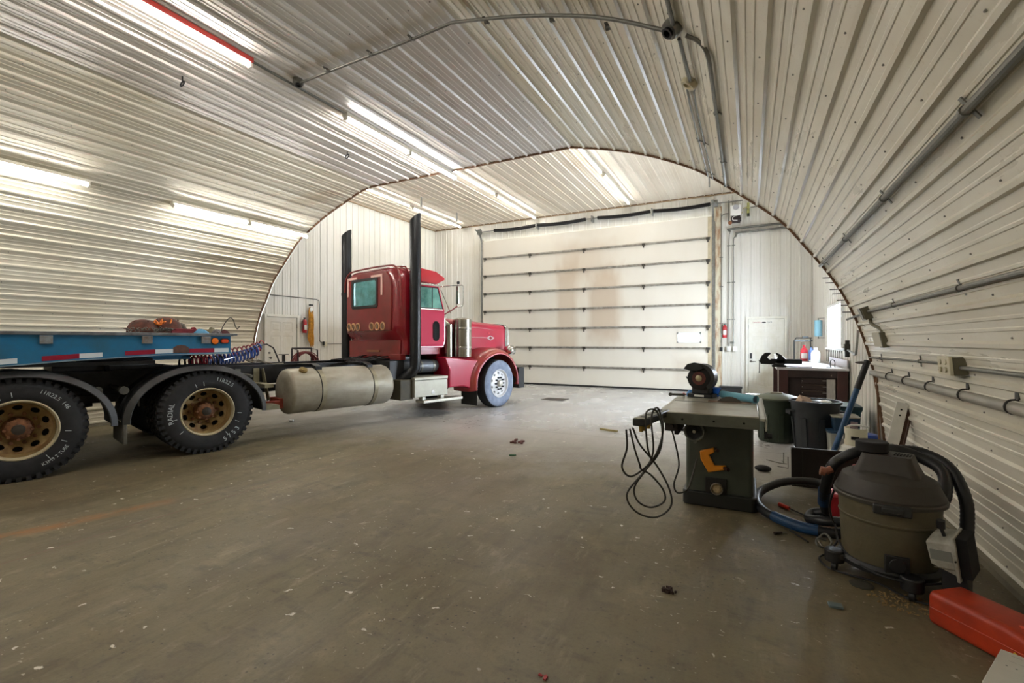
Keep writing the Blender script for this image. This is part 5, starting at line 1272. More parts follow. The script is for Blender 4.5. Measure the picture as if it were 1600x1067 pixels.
# ---- switches and valves on the end wall
YE = 14.075
t = thing('fire_extinguisher', 'red fire extinguisher on the end wall between the big door and walk door', 'fire extinguisher', (-.60, 14.0, 1.50))
def extinguisher(t, lab=True):
    obj('cylinder', MB().lathe([(0, 0), (.05, .0), (.055, .015), (.055, .28), (.045, .32), (.02, .345), (.0, .345)], (0, 0, 0), (0, 0, 1), 24), mat('extinguisher_red', '#b3202a', .3, coat=.5), t)
    obj('valve', MB().cyl((0, 0, .34), (0, 0, .375), .014, n=10).box(-.03, .05, -.008, .008, .37, .385).box(-.02, .05, -.008, .008, .395, .405), M_black, t)
    obj('hose', MB().tube(catmull([(-.02, -.01, .36), (-.075, -.02, .32), (-.072, -.03, .2), (-.07, -.03, .1)], 4), .008, 6), M_black, t)
    if lab: obj('paper_label', MB().lathe([(.0555, .08), (.0555, .2)], (0, 0, 0), (0, 0, 1), 12, a0=R(130), a1=R(230)), M_white, t)
    obj('bracket', MB().box(-.02, .02, .03, .085, .05, .3), M_dgalv, t)
extinguisher(t)
for (x, z, w, h, mt, lab) in ((-.69, 1.19, .07, .11, M_black, 'small black switch box left of the walk door, below the fire extinguisher'), (-.50, 1.20, .10, .13, M_white, 'white switch box on the end wall, left one of the pair'), (-.345, 1.20, .11, .13, M_white, 'white switch box on the end wall, right one of the pair'), (-.42, 1.37, .10, .05, M_dgalv, 'small grey thermostat above the pair of white switch boxes')):
    o = obj('switch_box', MB().box(x - w / 2, x + w / 2, 13.98, 14.07, z - h / 2, z + h / 2).box(x - .012, x + .012, 13.972, 13.98, z - .02, z + .02), mt, bevel=.005); tag(o, lab, 'electrical box')
conduit('conduit', 'conduit dropping from the door motor to the black switch box', [(-.50, 14.03, 4.88), (-.62, 14.03, 4.87), (-.685, 14.03, 4.80), (-.69, 14.03, 4.6), (-.69, 14.03, 1.25)], .011, 4, None, [((-.69, 14.03, z), (0, 1, 0)) for z in (1.9, 2.9, 3.7)], cr=(0, 0, 1))
conduit('conduit', 'left one of two tall conduits below the grey wall pipes', [(-.50, 14.03, 1.27), (-.50, 14.03, 3.0), (-.50, 14.03, 4.15), (-.46, 14.03, 4.40)], .011, 3, None, [((-.5, 14.03, z), (0, 1, 0)) for z in (2.0, 3.0, 4.0)], cr=(0, 0, 1))
conduit('conduit', 'right one of two tall conduits below the grey wall pipes', [(-.385, 14.03, 1.27), (-.385, 14.03, 3.0), (-.385, 14.03, 4.10), (-.34, 14.03, 4.22)], .011, 3, None, [((-.385, 14.03, z), (0, 1, 0)) for z in (2.0, 3.0, 4.0)], cr=(0, 0, 1))
conduit('wall_pipe', 'upper grey pipe running right from under the door motor to the arch rim', [(-.46, 14.02, 4.40), (-.40, 14.02, 4.45), (1.3, 14.02, 4.47)], .03, 3)
conduit('wall_pipe', 'lower grey pipe running right under the door motor to the arch rim', [(-.34, 14.02, 4.22), (-.30, 14.02, 4.30), (-.2, 14.02, 4.335), (1.3, 14.02, 4.35)], .026, 3)
t = thing('door_motor', 'white boxed door motor high on the end wall right of the big door', 'motor', (-.325, 13.95, 4.84))
obj('motor_cover', MB().box(-.13, .13, -.12, .10, -.08, .20).cyl((0, -.12, .13), (0, -.14, .13), .08, n=24), M_white, t, bevel=.012)
obj('cover_dial', MB().cyl((0, -.141, .13), (0, -.143, .13), .07, n=24), mat('grey_dial', '#a9a9ad', .3), t)
obj('motor_body', MB().cyl((-.12, -.02, -.17), (.13, -.02, -.17), .07, n=18).box(-.1, .1, -.08, .08, -.25, -.08), mat('dark_motor', '#3a3030', .5, .3, noise=.4), t)
obj('motor_wire', MB().tube(catmull([(.05, -.1, -.08), (-.06, -.13, -.12), (-.07, -.13, -.2), (.04, -.12, -.22)], 5), .008, 6), M_white, t)
obj('drive_arm', MB().box(-.19, -.16, -.02, .02, -.2, .36).cyl((-.18, 0, .32), (.0, 0, .33), .014, n=8), M_dgalv, t)
obj('rusty_sheave', MB().cyl((-.14, -.07, -.25), (-.14, -.03, -.25), .05, n=18), mat('rusty_brown', '#8a5a3a', .6, .3), t)
t = thing('gas_regulator', 'small yellow-green gas regulator hanging on the thin wall pipe right of the door motor', 'regulator', (-.03, 13.97, 4.93))
obj('regulator_body', MB().cyl((0, 0, -.12), (0, 0, -.02), .035, n=14).ball((0, 0, .03), .05, 12, sc=(.8, .7, 1)).cyl((0, 0, .06), (0, 0, .16), .03, n=12), mat('brass_green', '#b0b070', .35, .5), t)
obj('bowl', MB().cyl((0, 0, -.2), (0, 0, -.12), .034, n=14), mat('dark_bowl', '#2b2c1c', .3), t)
obj('gas_hose', MB().tube(catmull([(-.03, 0, .05), (-.12, 0, .02), (-.14, 0, -.08), (-.2, 0, -.12)], 5), .008, 6), mat('yellow_hose', '#b5a24c', .5), t)
conduit('wall_pipe', 'thin dark pipe from the gas regulator to the arch rim', [(.02, 14.0, 4.97), (1.3, 14.0, 5.0)], .012)
# ---- workbench
M_bench = mat('dark_brown_bench', '#33221e', .5, noise=.25, nscale=5, col2='#241614')
M_benchr = mat('red_brown_leg', '#432420', .5, noise=.3, nscale=4)
M_btop = mat('bright_bench_top', '#d9d7da', .28, .3, noise=.12, nscale=4)
wb = thing('workbench', 'dark brown workbench with drawers and a pale top under the window', 'workbench', (.94, 9.12, 0))
obj('bench_top', MB().box(-.53, .48, -.03, 2.1, .925, .965), M_btop, wb, bevel=.004)
for (x0_, x1_, y0_, y1_) in ((-.50, -.36, 0, .08), (.32, .47, 0, .08), (-.50, -.42, 1.98, 2.08), (.38, .47, 1.98, 2.08)):
    obj('leg', MB().box(x0_, x1_, y0_, y1_, 0, .925), M_benchr, wb, bevel=.006)
obj('apron', MB().box(-.36, .32, .0, .05, .80, .925), M_bench, wb, bevel=.004)
obj('drawer_case', MB().box(-.36, .32, .09, 1.9, .10, .925), M_bench, wb)
for i in range(6):
    z = .70 - i * .10
    d = obj('drawer', MB().box(-.17, .30, .06, .09, z, z + .088), M_bench, wb, bevel=.004)
    obj('drawer_lip', MB().box(-.16, .17, .045, .06, z + .07, z + .086), mat('brown_lip', '#4a3c36', .4, .3), d)
    obj('drawer_knob', MB().ball((-.155, .05, z + .045), .009, 8), M_chrome, d)
    obj('drawer_pull', MB().box(.13, .2, .03, .045, z + .05, z + .06), mat('grey_pull', '#a5a19a', .4, .5), d)
obj('white_panel', MB().box(.185, .30, .02, .045, .22, .78), mat('white_wood_strip', '#b9b4ac', .6, noise=.2, nscale=20, stretch=(4, 1, .4)), wb, label='whitish upright board strip beside the drawers')
m = MB(); m.box(.455, .475, .0, 1.9, .965, 1.10)
obj('splash_board', m, mat('grey_splash_board', '#a9a7a8', .5, noise=.1), wb)
sb2 = thing('side_table', 'low pale-topped table against the right wall behind the workbench', 'table', (1.05, 12.2, 0))
obj('table_top', MB().box(-.35, .36, -.9, .85, .925, .96), M_btop, sb2)
for x in (-.31, .32):
    for y in (-.85, .8): obj('leg', MB().box(x - .03, x + .03, y - .03, y + .03, 0, .925), M_bench, sb2)
# vise
vz = thing('bench_vise', 'black bench vise mounted on the left front corner of the workbench', 'vise', (.40, 9.22, .965), R(0)); vz.scale = (1.2, 1.2, 1.2)
M_vise = mat('dark_vise_iron', '#1e1d1f', .4, .5)
obj('vise_body', MB().box(-.06, .32, -.05, .05, .045, .115).box(-.05, .13, -.07, .07, 0, .03).cyl((.04, 0, .02), (.04, 0, .06), .075, n=20), M_vise, vz, bevel=.008)
def jaw(xs, name, px=None):
    m = MB(); m.prism(xs, Matrix.Translation((0, .05, 0)) @ Matrix.Rotation(PI / 2, 4, 'X'), .10); return obj(name, m, M_vise, vz, bevel=.006)
jaw([(-.02, .05), (.10, .05), (.13, .11), (.06, .18), (.005, .205), (.0, .19), (.03, .155), (.012, .11)], 'fixed_jaw')
jaw([(-.19, .04), (-.04, .035), (-.04, .10), (-.085, .11), (-.105, .14), (-.06, .19), (-.07, .205), (-.135, .20), (-.18, .155), (-.20, .10)], 'moving_jaw')
obj('vise_screw', MB().cyl((-.20, 0, .07), (.3, 0, .07), .014, n=12), M_vise, vz)
obj('vise_handle', MB().cyl((-.205, 0, .09), (-.205, 0, -.08), .006, n=8).ball((-.205, 0, .09), .012, 8).ball((-.205, 0, -.08), .012, 8), M_dgalv, vz)
def bottle(name, label, cat, loc, r, h, col, cap, neck=.4, rz=0, sx=1.0, lab=None):
    t = thing(name, label, cat, loc, rz)
    obj('bottle_body', MB().lathe([(0, 0), (r * .95, 0), (r, .01), (r, h * .62), (r * .85, h * .74), (r * neck, h * .86), (r * neck, h * .92), (0, h * .92)], (0, 0, 0), (0, 0, 1), 24).xf(Matrix.Diagonal((sx, 1, 1, 1))), col, t)
    obj('cap', MB().cyl((0, 0, h * .9), (0, 0, h), r * neck * 1.15, n=14), cap, t)
    if lab: obj('paper_label', MB().lathe([(r * 1.01, h * .15), (r * 1.01, h * .5)], (0, 0, 0), (0, 0, 1), 12, a0=R(130), a1=R(230)).xf(Matrix.Diagonal((sx, 1, 1, 1))), lab, t)
    return t
M_rb = mat('red_bottle', '#c0283a', .35); M_bb = mat('blue_bottle', '#3f5488', .35); M_wb = mat('milky_bottle', '#d5dad8', .4)
bottle('spray_bottle', 'red bottle with a white label inside the black wire frame on the side table', 'bottle', (1.10, 12.45, .96), .075, .36, M_rb, M_rb, .3, lab=M_white)
bottle('spray_bottle', 'blue bottle between the red bottle and the milky jug', 'bottle', (1.19, 11.95, .96), .055, .34, M_bb, M_black, .35)
bottle('jug', 'milky white jug at the right end of the bottle row', 'jug', (1.225, 11.55, .96), .085, .31, M_wb, M_wb, .35)
bottle('squeeze_bottle', 'white squeeze bottle standing behind the vise', 'bottle', (.40, 9.75, .965), .05, .20, M_white, M_white, .3)
o = obj('bottle_cap', MB().cyl((0, 0, 0), (0, 0, .045), .035, n=16), M_white); o.location = (1.16, 11.7, .96); tag(o, 'small white cap in front of the blue bottle', 'cap')
o = obj('metal_stand', MB().tube([(-.16, 0, 0), (-.16, 0, .46), (-.12, 0, .52), (.18, 0, .52)], .014, 8).tube([(.16, 0, 0), (.16, 0, .5)], .012, 8).box(-.15, .2, -.02, .03, .44, .475).box(.0, .12, -.02, .04, .52, .56), mat('dark_wire_frame', '#33383a', .4, .4)); o.location = (1.08, 12.6, .96); tag(o, 'dark metal stand around the red bottle on the side table', 'stand')
t = thing('paper_towel_roll', 'light blue paper towel roll hanging on the wall left of the window', 'paper roll', (1.33, 12.05, 1.66))
obj('roll', MB().cyl((0, 0, -.15), (0, 0, .20), .075, n=24), mat('blue_paper', '#83b2c2', .8, noise=.1), t); obj('holder', MB().cyl((0, 0, -.2), (0, 0, .25), .012, n=8).box(0, .11, -.01, .01, .235, .25).box(0, .11, -.01, .01, -.19, -.175), M_dgalv, t)
o = obj('drill_bit_tray', MB().prism([(-.25, 0), (-.1, -.02), (.02, -.03), (.15, -.01), (.22, 0), (.1, .02), (-.1, .03)], Matrix.Identity(4), .012), mat('brown_leather', '#5b463f', .6)); o.location = (.72, 9.3, .966); tag(o, 'long flat brown tool lying on the front edge of the bench top', 'tool')
o = obj('coil_spring', MB().tube([(.035 * cos(i * .7), .035 * sin(i * .7), .01 + .002 * i) for i in range(40)], .003, 5), M_galv); o.location = (.75, 10.2, .966); tag(o, 'loose coil of thin wire on the bench top right of the vise', 'wire')
o = obj('c_clamp', MB().tube(catmull([(0, 0, 0), (.0, 0, .1), (.03, 0, .13), (.06, 0, .1), (.06, 0, 0)], 4), .007, 6).box(-.06, .02, -.03, .03, 0, .012), mat('dark_tool', '#2a2a2c', .4, .4)); o.location = (1.20, 9.35, .966); tag(o, 'small dark clamp at the right end of the bench top', 'clamp')
t = thing('air_regulator', 'dark air filter regulator on the wall pipe right of the workbench', 'regulator', (1.34, 8.75, 1.30))
obj('regulator_body', MB().box(-.04, .03, -.05, .05, -.05, .06).cyl((0, 0, .06), (0, 0, .12), .03, n=14).cyl((0, 0, -.14), (0, 0, -.05), .032, n=14), mat('dark_regulator', '#2c2d2b', .4, .3), t)
obj('air_pipe', MB().tube([(0, 1.1, -.03), (0, .05, -.03)], .014, 8).tube(catmull([(0, -.05, -.03), (-.02, -.5, -.06), (-.05, -.9, -.08), (-.06, -1.05, -.02), (-.05, -1.1, .25)], 5), .014, 8), M_galv, t)
obj('gauge', MB().cyl((-.04, 0, .02), (-.06, 0, .02), .025, n=16), M_white, t)
# row of wrench hooks on the wall over the bench
for i in range(9):
    y = 11.5 - i * .22
    o = obj('hanging_wrench', MB().cyl((1.415, y, 1.0), (1.415, y, 1.2), .008, n=6).lathe([(.016, -.006), (.026, -.006), (.026, .006), (.016, .006)], (1.412, y, 1.22), (1, 0, 0), 12), M_dgalv); tag(o, 'thin steel wrench in the row hanging below the window', 'wrench', 'wrenches hanging below the window')
# ---- trash bins
def bin_(label, loc, r0, r1, h, mt, lid=None):
    t = thing('trash_bin', label, 'trash bin', loc)
    m = MB(); prof = [(0, 0), (r0 * .96, 0), (r0, .02), (r0 + (r1 - r0) * .6, h * .68), (r0 + (r1 - r0) * .66, h * .7), (r1, h - .03), (r1 + .018, h - .03), (r1 + .02, h), (r1 - .005, h), (r1 - .02, h * .7), (r0 - .015, .03), (0, .03)]
    m.lathe(prof, (0, 0, 0), (0, 0, 1), 40)
    for k in range(8):
        a = 2 * PI * k / 8 + .2; T = Matrix.Rotation(a, 4, 'Z')
        m.add([T @ Vector(p) for p in ((r0 + .006, -.03, .03), (r0 + .006, .03, .03), (r1 * .985, .03, h * .66), (r1 * .985, -.03, h * .66), (r0 - .01, -.03, .03), (r0 - .01, .03, .03), (r1 * .93, .03, h * .66), (r1 * .93, -.03, h * .66))], [(0, 1, 2, 3), (0, 4, 5, 1), (1, 5, 6, 2), (2, 6, 7, 3), (3, 7, 4, 0)])
    obj('bin_body', m, mt, t)
    for s in (0, PI):
        T = Matrix.Rotation(s + .3, 4, 'Z'); g = MB(); g.box(r1 - .01, r1 + .05, -.07, .07, h * .78, h * .80, 0, T); g.box(r1 + .04, r1 + .05, -.07, .07, h * .72, h * .80, 0, T); obj('handle', g, mt, t)
    if lid:
        g = MB(); g.lathe([(r1 + .03, h - .01), (r1 + .035, h + .01), (r1 + .01, h + .025), (r1 * .8, h + .045), (r1 * .5, h + .065), (0, h + .075)], (0, 0, 0), (0, 0, 1), 40)
        l = obj('lid', g, lid, t); obj('lid_handle', MB().box(-.08, .08, -.05, .05, h + .055, h + .085), mat('tan_lid_grip', '#85826c', .5), l, bevel=.015)
    return t
bin_('green lidded trash bin with a domed lid, left of the open bin', (.34, 7.60, 0), .225, .255, .60, mat('dark_green_bin', '#2f3a2a', .5, noise=.2), mat('grey_green_lid', '#5e6350', .5))
b2 = bin_('open black trash bin heaped with rubbish in front of the workbench', (.755, 7.18, 0), .225, .275, .64, mat('charcoal_bin', '#23272a', .5, noise=.2))
def at(name, label, cat, loc, m, mt, **k):
    o = obj(name, m, mt, **k); o.location = loc; tag(o, label, cat); return o
at('crushed_box', 'tan crushed cardboard at the left of the open bin', 'rubbish', (.63, 7.1, .57), MB().obox((0, 0, .05), (.14, .12, .10), (.5, .3, .4)), mat('crumpled_card', '#a88e78', .8))
at('black_bag', 'black plastic bag filling the open bin', 'rubbish', (.77, 7.2, .56), MB().ball((0, 0, 0), .2, 18, sc=(1.1, 1, .42)), mat('black_bag_film', '#101113', .3), ang=20)
at('paper_scrap', 'white crumpled paper on the rubbish in the open bin', 'rubbish', (.86, 7.10, .635), MB().ball((0, 0, 0), .045, 8, sc=(1.6, 1, .5)), M_white, ang=10)
# ---- blue pole leaning on the rim
t = thing('leaning_pole', 'long blue steel pole leaning against the arch rim, black at the top', 'pole')
pA, pB = Vector((.74, 6.02, .02)), Vector((1.145, 6.30, 1.19))
obj('pole_shaft', MB().cyl(pA, pA.lerp(pB, .74), .028, n=16), mat('deep_blue_pole', '#123f63', .4, .2), t)
obj('pole_sleeve', MB().cyl(pA.lerp(pB, .74), pB, .031, n=16), M_black, t)
obj('pole_hook', MB().ball(tuple(pB + Vector((-.05, 0, -.02))), .04, 10, sc=(1.6, .7, .4)), mat('dull_grey_tool', '#5b5a56', .4, .5), t)
# ---- tubs and pails between the bin and the wall
def tub(name, label, loc, w, d, h, mt, lidm, rz=0, cat='storage tub'):
    t = thing(name, label, cat, loc, rz)
    a = rrect(w * .44, d * .44, .03); b_ = rrect(w * .5, d * .5, .03)
    m = MB(); m.rings([[Vector((x, y, 0)) for x, y in a], [Vector((x, y, h * .88)) for x, y in b_], [Vector((x * 1.04, y * 1.04, h * .88)) for x, y in b_], [Vector((x * 1.04, y * 1.04, h * .93)) for x, y in b_]]); obj('tub_body', m, mt, t)
    m = MB(); m.rings([[Vector((x * 1.07, y * 1.07, h * .92)) for x, y in b_], [Vector((x * 1.07, y * 1.07, h)) for x, y in b_], [Vector((x * .9, y * .9, h * 1.0)) for x, y in b_]]); obj('tub_lid', m, lidm, t); return t
M_navy = mat('navy_tub', '#1b3a52', .5, noise=.2); M_pale = mat('cloudy_tub', '#a9a89c', .5, noise=.2); M_dlid = mat('dusty_lid', '#9c9684', .6, noise=.4)
tub('storage_tub', 'cloudy tub with a dusty navy lid at the bottom of the stack', (1.02, 6.95, 0), .34, .42, .33, M_pale, M_navy)
t = tub('storage_tub', 'navy tub with a dusty pale lid on top of the stack', (1.03, 6.95, .33), .27, .34, .17, M_navy, M_dlid)
obj('printed_sticker', MB().box(.04, .11, -.176, -.170, .03, .12), mat('pinkish_print', '#b39c98', .6, noise=.6, nscale=40), t)
tub('storage_tub', 'teal crate behind the open bin, full of papers', (1.08, 7.62, 0), .40, .5, .56, mat('teal_crate', '#1c4b55', .5), mat('teal_dark', '#16383f', .5))
bkt = thing('pail', 'bright blue plastic pail between the propane tank and the wall', 'pail', (1.16, 6.52, 0))
obj('pail_body', MB().lathe([(0, 0), (.10, 0), (.12, .30), (.128, .30), (.128, .34), (.11, .36), (0, .37)], (0, 0, 0), (0, 0, 1), 30), mat('royal_blue', '#123f9a', .4), bkt)
# ---- propane tank
pt = thing('propane_tank', 'white propane tank with a perforated collar behind the black panel', 'propane tank', (1.0, 6.05, 0), R(-18))
obj('tank_body', MB().lathe([(.10, 0), (.11, .03), (.10, .04), (.13, .06), (.150, .12), (.150, .22), (.13, .29), (.08, .325), (0, .335)], (0, 0, 0), (0, 0, 1), 32), mat('tank_white', '#d9d8d0', .35), pt)
m = MB(); n = 28
m.lathe([(.10, .30), (.10, .49), (.094, .49), (.094, .30)], (0, 0, 0), (0, 0, 1), n, a0=R(40), a1=R(290)); col_ = obj('collar', m, mat('collar_cream', '#dcd7be', .4), pt)
obj('collar_opening', MB().lathe([(.1008, .375), (.1012, .38), (.1008, .41)], (0, 0, 0), (0, 0, 1), 10, a0=R(165), a1=R(205)), M_hole, col_)
obj('collar_opening', MB().lathe([(.1008, .37), (.1012, .38), (.1008, .43)], (0, 0, 0), (0, 0, 1), 10, a0=R(102), a1=R(122)), M_hole, col_)
obj('valve', MB().cyl((0, 0, .33), (0, 0, .40), .018, n=12).cyl((0, -.01, .38), (0, -.05, .38), .02, n=12), mat('brass', '#9c8440', .4, .7), pt)
at('white_handle', 'curved white handle rising behind the propane tank', 'handle', (1.0, 6.20, .34), MB().tube(catmull([(-.10, 0, 0), (-.085, 0, .10), (-.02, 0, .15), (.07, 0, .155), (.14, 0, .14)], 5), .011, 8), M_white)
# ---- leaning channel with white face
t = thing('leaning_channel', 'white and rusty steel channel leaning on the right wall', 'channel')
a0_, a1_ = Vector((1.03, 5.20, 0.0)), Vector((1.245, 5.42, .84))
m = MB(); m.beam(a0_, a1_, .085, .012, up=(0, -1, .2)); obj('white_face', m, mat('chipped_white_paint', '#e6e5dc', .5, noise=.15, nscale=12), t)
m = MB(); d = Vector((.05, .03, -.01)); m.beam(a0_ + d, a1_ + d, .05, .01, up=(0, -1, .2)); m.beam(a0_ + d * 1.75, a1_ + d * 1.75, .012, .05, up=(0, -1, .2)); obj('rusty_web', m, mat('rusty_inner', '#5e4436', .8, .2, noise=.5, nscale=9), t)
for f in (.93, .87, .55): 
    p = a0_.lerp(a1_, f); obj('bolt_hole', MB().cyl(p + Vector((0, -.0125, 0)), p + Vector((0, -.008, 0)), .008, n=10), M_hole, t)
t = thing('thin_rod', 'thin rusty brown rod leaning in the rim beside the propane tank', 'rod')
obj('rod', MB().cyl((1.22, 6.1, .0), (1.255, 6.44, 1.0), .010, n=8), M_brown, t)
# ---- black panel standing on edge
o = obj('steel_sheet', MB().box(0, .80, 0, .03, 0, .37).box(.0, .8, -.04, .0, .35, .37).box(.72, .8, -.02, .04, .0, .40).box(.09, .11, -.006, .0, 0, .36), mat('dirty_black_panel', '#181512', .5, noise=.5, nscale=5, col2='#2a211c')); o.location = (.366, 5.28, 0.0); o.rotation_euler = (R(-8), 0, R(3)); tag(o, 'low dirty black steel sheet standing on edge behind the vacuum hose', 'panel')
o = obj('red_case', MB().box(-.14, .14, -.1, .1, 0, .19), mat('crimson_plastic', '#a5222c', .45), bevel=.02); o.location = (.70, 4.55, 0); tag(o, 'red plastic case on the floor behind the shop vacuum', 'case')
o = obj('small_red_case', MB().box(-.10, .10, -.08, .08, 0, .33).cyl((-.08, 0, .33), (.08, 0, .33), .03, n=12), MATS['crimson_plastic'], bevel=.02); o.location = (.90, 4.95, 0); tag(o, 'taller red container half hidden by the vacuum hose arch', 'case')
# ---- shop vacuum
vac = thing('shop_vacuum', 'large dusty grey shop vacuum on casters against the right wall', 'vacuum', (.735, 3.50, 0), R(-20))
M_vbody = mat('dusty_grey_drum', '#4e4a3a', .6, noise=.35, nscale=3, col2='#5f5740', bump=.1); M_vtop = mat('dark_dusty_top', '#2f2b27', .6, noise=.4, nscale=4, col2='#3b362e')
obj('drum', MB().lathe([(0, .10), (.215, .10), (.225, .115), (.238, .36), (.243, .365), (.245, .375), (.240, .38), (.248, .50), (.0, .50)], (0, 0, 0), (0, 0, 1), 48), M_vbody, vac, label='dusty grey collecting drum')
m = MB(); m.lathe([(.248, .485), (.262, .49), (.264, .515), (.255, .53), (.235, .575), (.225, .60), (.20, .615), (.15, .635), (.0, .65)], (0, 0, 0), (0, 0, 1), 48); head = obj('power_head', m, M_vtop, vac)
m = MB(); m.lathe([(.255, .475), (.268, .48), (.270, .497), (.262, .505)], (0, 0, 0), (0, 0, 1), 48); obj('rim_band', m, mat('mid_grey_rim', '#413d34', .5, noise=.2), head)
m = MB(); m.rings([[Vector((x, y, .60)) for x, y in rrect(.17, .125, .04, 4)], [Vector((x, y, .675)) for x, y in rrect(.135, .105, .035, 4)], [Vector((x, y, .735)) for x, y in rrect(.115, .09, .03, 4)]]); obj('motor_housing', m, mat('dusty_brown_housing', '#37322b', .6, noise=.3, nscale=4), head, bevel=.004)
for i in range(6): obj('vent_slot', MB().box(.03 + i * .014, .037 + i * .014, -.03, .04, .733, .738), M_hole, head)
obj('top_filter', MB().lathe([(0, .74), (.078, .74), (.082, .745), (.082, .795), (.076, .80), (.04, .796), (0, .796)], (-.075, -.01, 0), (0, 0, 1), 32), mat('black_foam_filter', '#151314', .8, noise=.3), head)
for a in (-78,):
    T = Matrix.Rotation(R(a), 4, 'Z'); g = MB(); g.box(.245, .285, -.085, .085, .445, .50, 0, T); g.box(.275, .292, -.05, .05, .455, .49, 0, T); obj('latch', g, mat('black_latch', '#232424', .5), vac, bevel=.008)
T = Matrix.Rotation(R(-72), 4, 'Z'); g = MB(); g.box(.215, .240, -.055, .055, .115, .215, 0, T); g.cyl(T @ Vector((.235, 0, .165)), T @ Vector((.25, 0, .165)), .035, .04, n=20); obj('drain_port', g, M_black, vac, bevel=.004)
for a in (-150, -60, 30, 120):
    T = Matrix.Rotation(R(a), 4, 'Z'); g = MB(); g.box(.17, .29, -.05, .05, .085, .12, 0, T); g.cyl(T @ Vector((.275, 0, .06)), T @ Vector((.275, 0, .13)), .052, n=20)
    f_ = obj('caster_foot', g, M_black, vac, bevel=.006); g = MB(); c_ = T @ Vector((.275, 0, .032)); g.cyl(c_ + Vector((-.012, 0, 0)), c_ + Vector((.012, 0, 0)), .032, n=16); obj('caster_wheel', g, M_black, f_)
obj('dolly_ring', MB().lathe([(.20, .085), (.245, .085), (.25, .11), (.235, .13), (.2, .13)], (0, 0, 0), (0, 0, 1), 40), M_black, vac)
obj('cord_wrap', MB().cyl((-.27, -.06, .60), (-.30, -.08, .58), .022, n=10).cyl((-.30, -.08, .58), (-.325, -.09, .585), .028, n=10), mat('reddish_brass_knob', '#8a5540', .5, .3), vac)
def ribbed(name, pts, r, mt, par, k=10):
    P = catmull(pts, k); rad = [r * (1.0 if i % 2 else .93) for i in range(len(P))]
    return obj(name, local_to(par, MB().tube(P, rad, 14)), mt, par, ang=60)
M_hose = mat('black_ribbed_hose', '#17191c', .5, coat=.15)
h = ribbed('hose', [(.80, 4.30, .12), (.60, 4.02, .05), (.42, 3.99, .045), (.24, 4.08, .045), (.10, 4.27, .045), (.055, 4.50, .05), (.10, 4.75, .07), (.27, 4.92, .12), (.50, 4.98, .14), (.64, 4.88, .13)], .036, M_hose, vac, 14)
obj('tape_sleeve', local_to(vac, MB().tube(catmull([(.44, 3.99, .045), (.33, 4.015, .045), (.22, 4.10, .046), (.17, 4.16, .046)], 6), .040, 16)), mat('blue_tape', '#1d4670', .45, noise=.3), h)
h = ribbed('hose', [(.50, 4.10, .16), (.47, 3.95, .28), (.46, 3.80, .42), (.48, 3.68, .58), (.53, 3.68, .64), (.61, 3.68, .69), (.72, 3.76, .70), (.84, 3.84, .70), (.97, 3.84, .66), (1.055, 3.76, .60), (1.04, 3.66, .48), (.985, 3.60, .44)], .034, M_hose, vac, 12)
obj('hose_cuff', local_to(vac, MB().cyl((.475, 3.99, .25), (.462, 3.85, .38), .040, .039, n=18)), mat('blue_cuff', '#1b3f66', .4), h)
ribbed('hose', [(.88, 3.90, .69), (1.0, 3.90, .68), (1.10, 3.80, .62), (1.135, 3.68, .48), (1.13, 3.63, .34), (1.10, 3.58, .2), (1.06, 3.54, .08)], .034, M_hose, vac, 12)
ribbed('hose', [(.53, 4.16, .14), (.43, 4.20, .10), (.40, 4.12, .08), (.46, 4.02, .11), (.62, 4.0, .13)], .036, M_hose, vac, 12)
cord(vac, [(.50, 3.62, .50), (.47, 3.70, .30), (.52, 3.72, .12), (.46, 3.66, .03), (.40, 3.58, .012), (.43, 3.46, .010), (.54, 3.40, .010), (.66, 3.36, .010), (.78, 3.22, .012), (.92, 3.16, .03)], .006, mt=M_black)
cord(vac, [(.50, 3.70, .20), (.50, 3.52, .15), (.56, 3.34, .115), (.66, 3.22, .11), (.80, 3.205, .11), (.93, 3.26, .115)], .006, mt=M_black)
cord(vac, [(.46, 3.80, .05), (.41, 3.76, .07), (.40, 3.70, .05), (.45, 3.72, .03), (.49, 3.76, .06), (.46, 3.82, .09), (.42, 3.80, .05), (.44, 3.74, .02)], .007, mt=M_dgalv)
# ---- white heater head
ht = thing('unit_heater', 'small white metal electric heater box tipped between the vacuum and the wall', 'heater', (.925, 3.22, .315), R(-30)); ht.scale = (.82, .82, .92)
M_htw = mat('dirty_white_enamel', '#b9b9b0', .4, noise=.25, nscale=9, col2='#8d8a7c')
TT = Euler((R(8), R(-6), 0)).to_matrix().to_4x4()
m = MB(); m.rings([[Vector(p) for p in ((-.075, -.07, -.075), (.055, -.07, -.125), (.055, .09, -.125), (-.075, .09, -.075))], [Vector(p) for p in ((-.085, -.07, .05), (.055, -.07, .055), (.055, .09, .055), (-.085, .09, .05))], [Vector(p) for p in ((-.06, -.0, .085), (.055, -.02, .09), (.055, .09, .09), (-.05, .09, .085))]]); m.box(.045, .062, -.085, .10, -.15, .10); m.xf(TT); obj('heater_case', m, M_htw, ht, bevel=.004)
obj('case_side', MB().box(.062, .115, -.06, .10, -.13, .09).xf(TT), M_hole, ht)
obj('louvre_panel', MB().box(-.07, .035, -.074, -.069, -.045, .012).xf(TT), mat('grey_louvre', '#7b7f78', .5), ht)
obj('control_knob', MB().cyl((.0, -.02, .08), (-.01, -.02, .13), .01, n=10).cyl((-.01, -.02, .125), (-.005, -.02, .17), .022, n=16).xf(TT), M_black, ht)
obj('case_seam', MB().box(-.06, .04, -.075, -.07, -.09, -.086).xf(TT), M_seam, ht)
obj('screw', MB().cyl((.054, -.092, -.03), (.054, -.085, -.03), .005, n=8).xf(TT), M_hole, ht)
obj('support_foot', MB().box(-.02, .10, -.03, .08, -.31, -.12), M_black, ht)
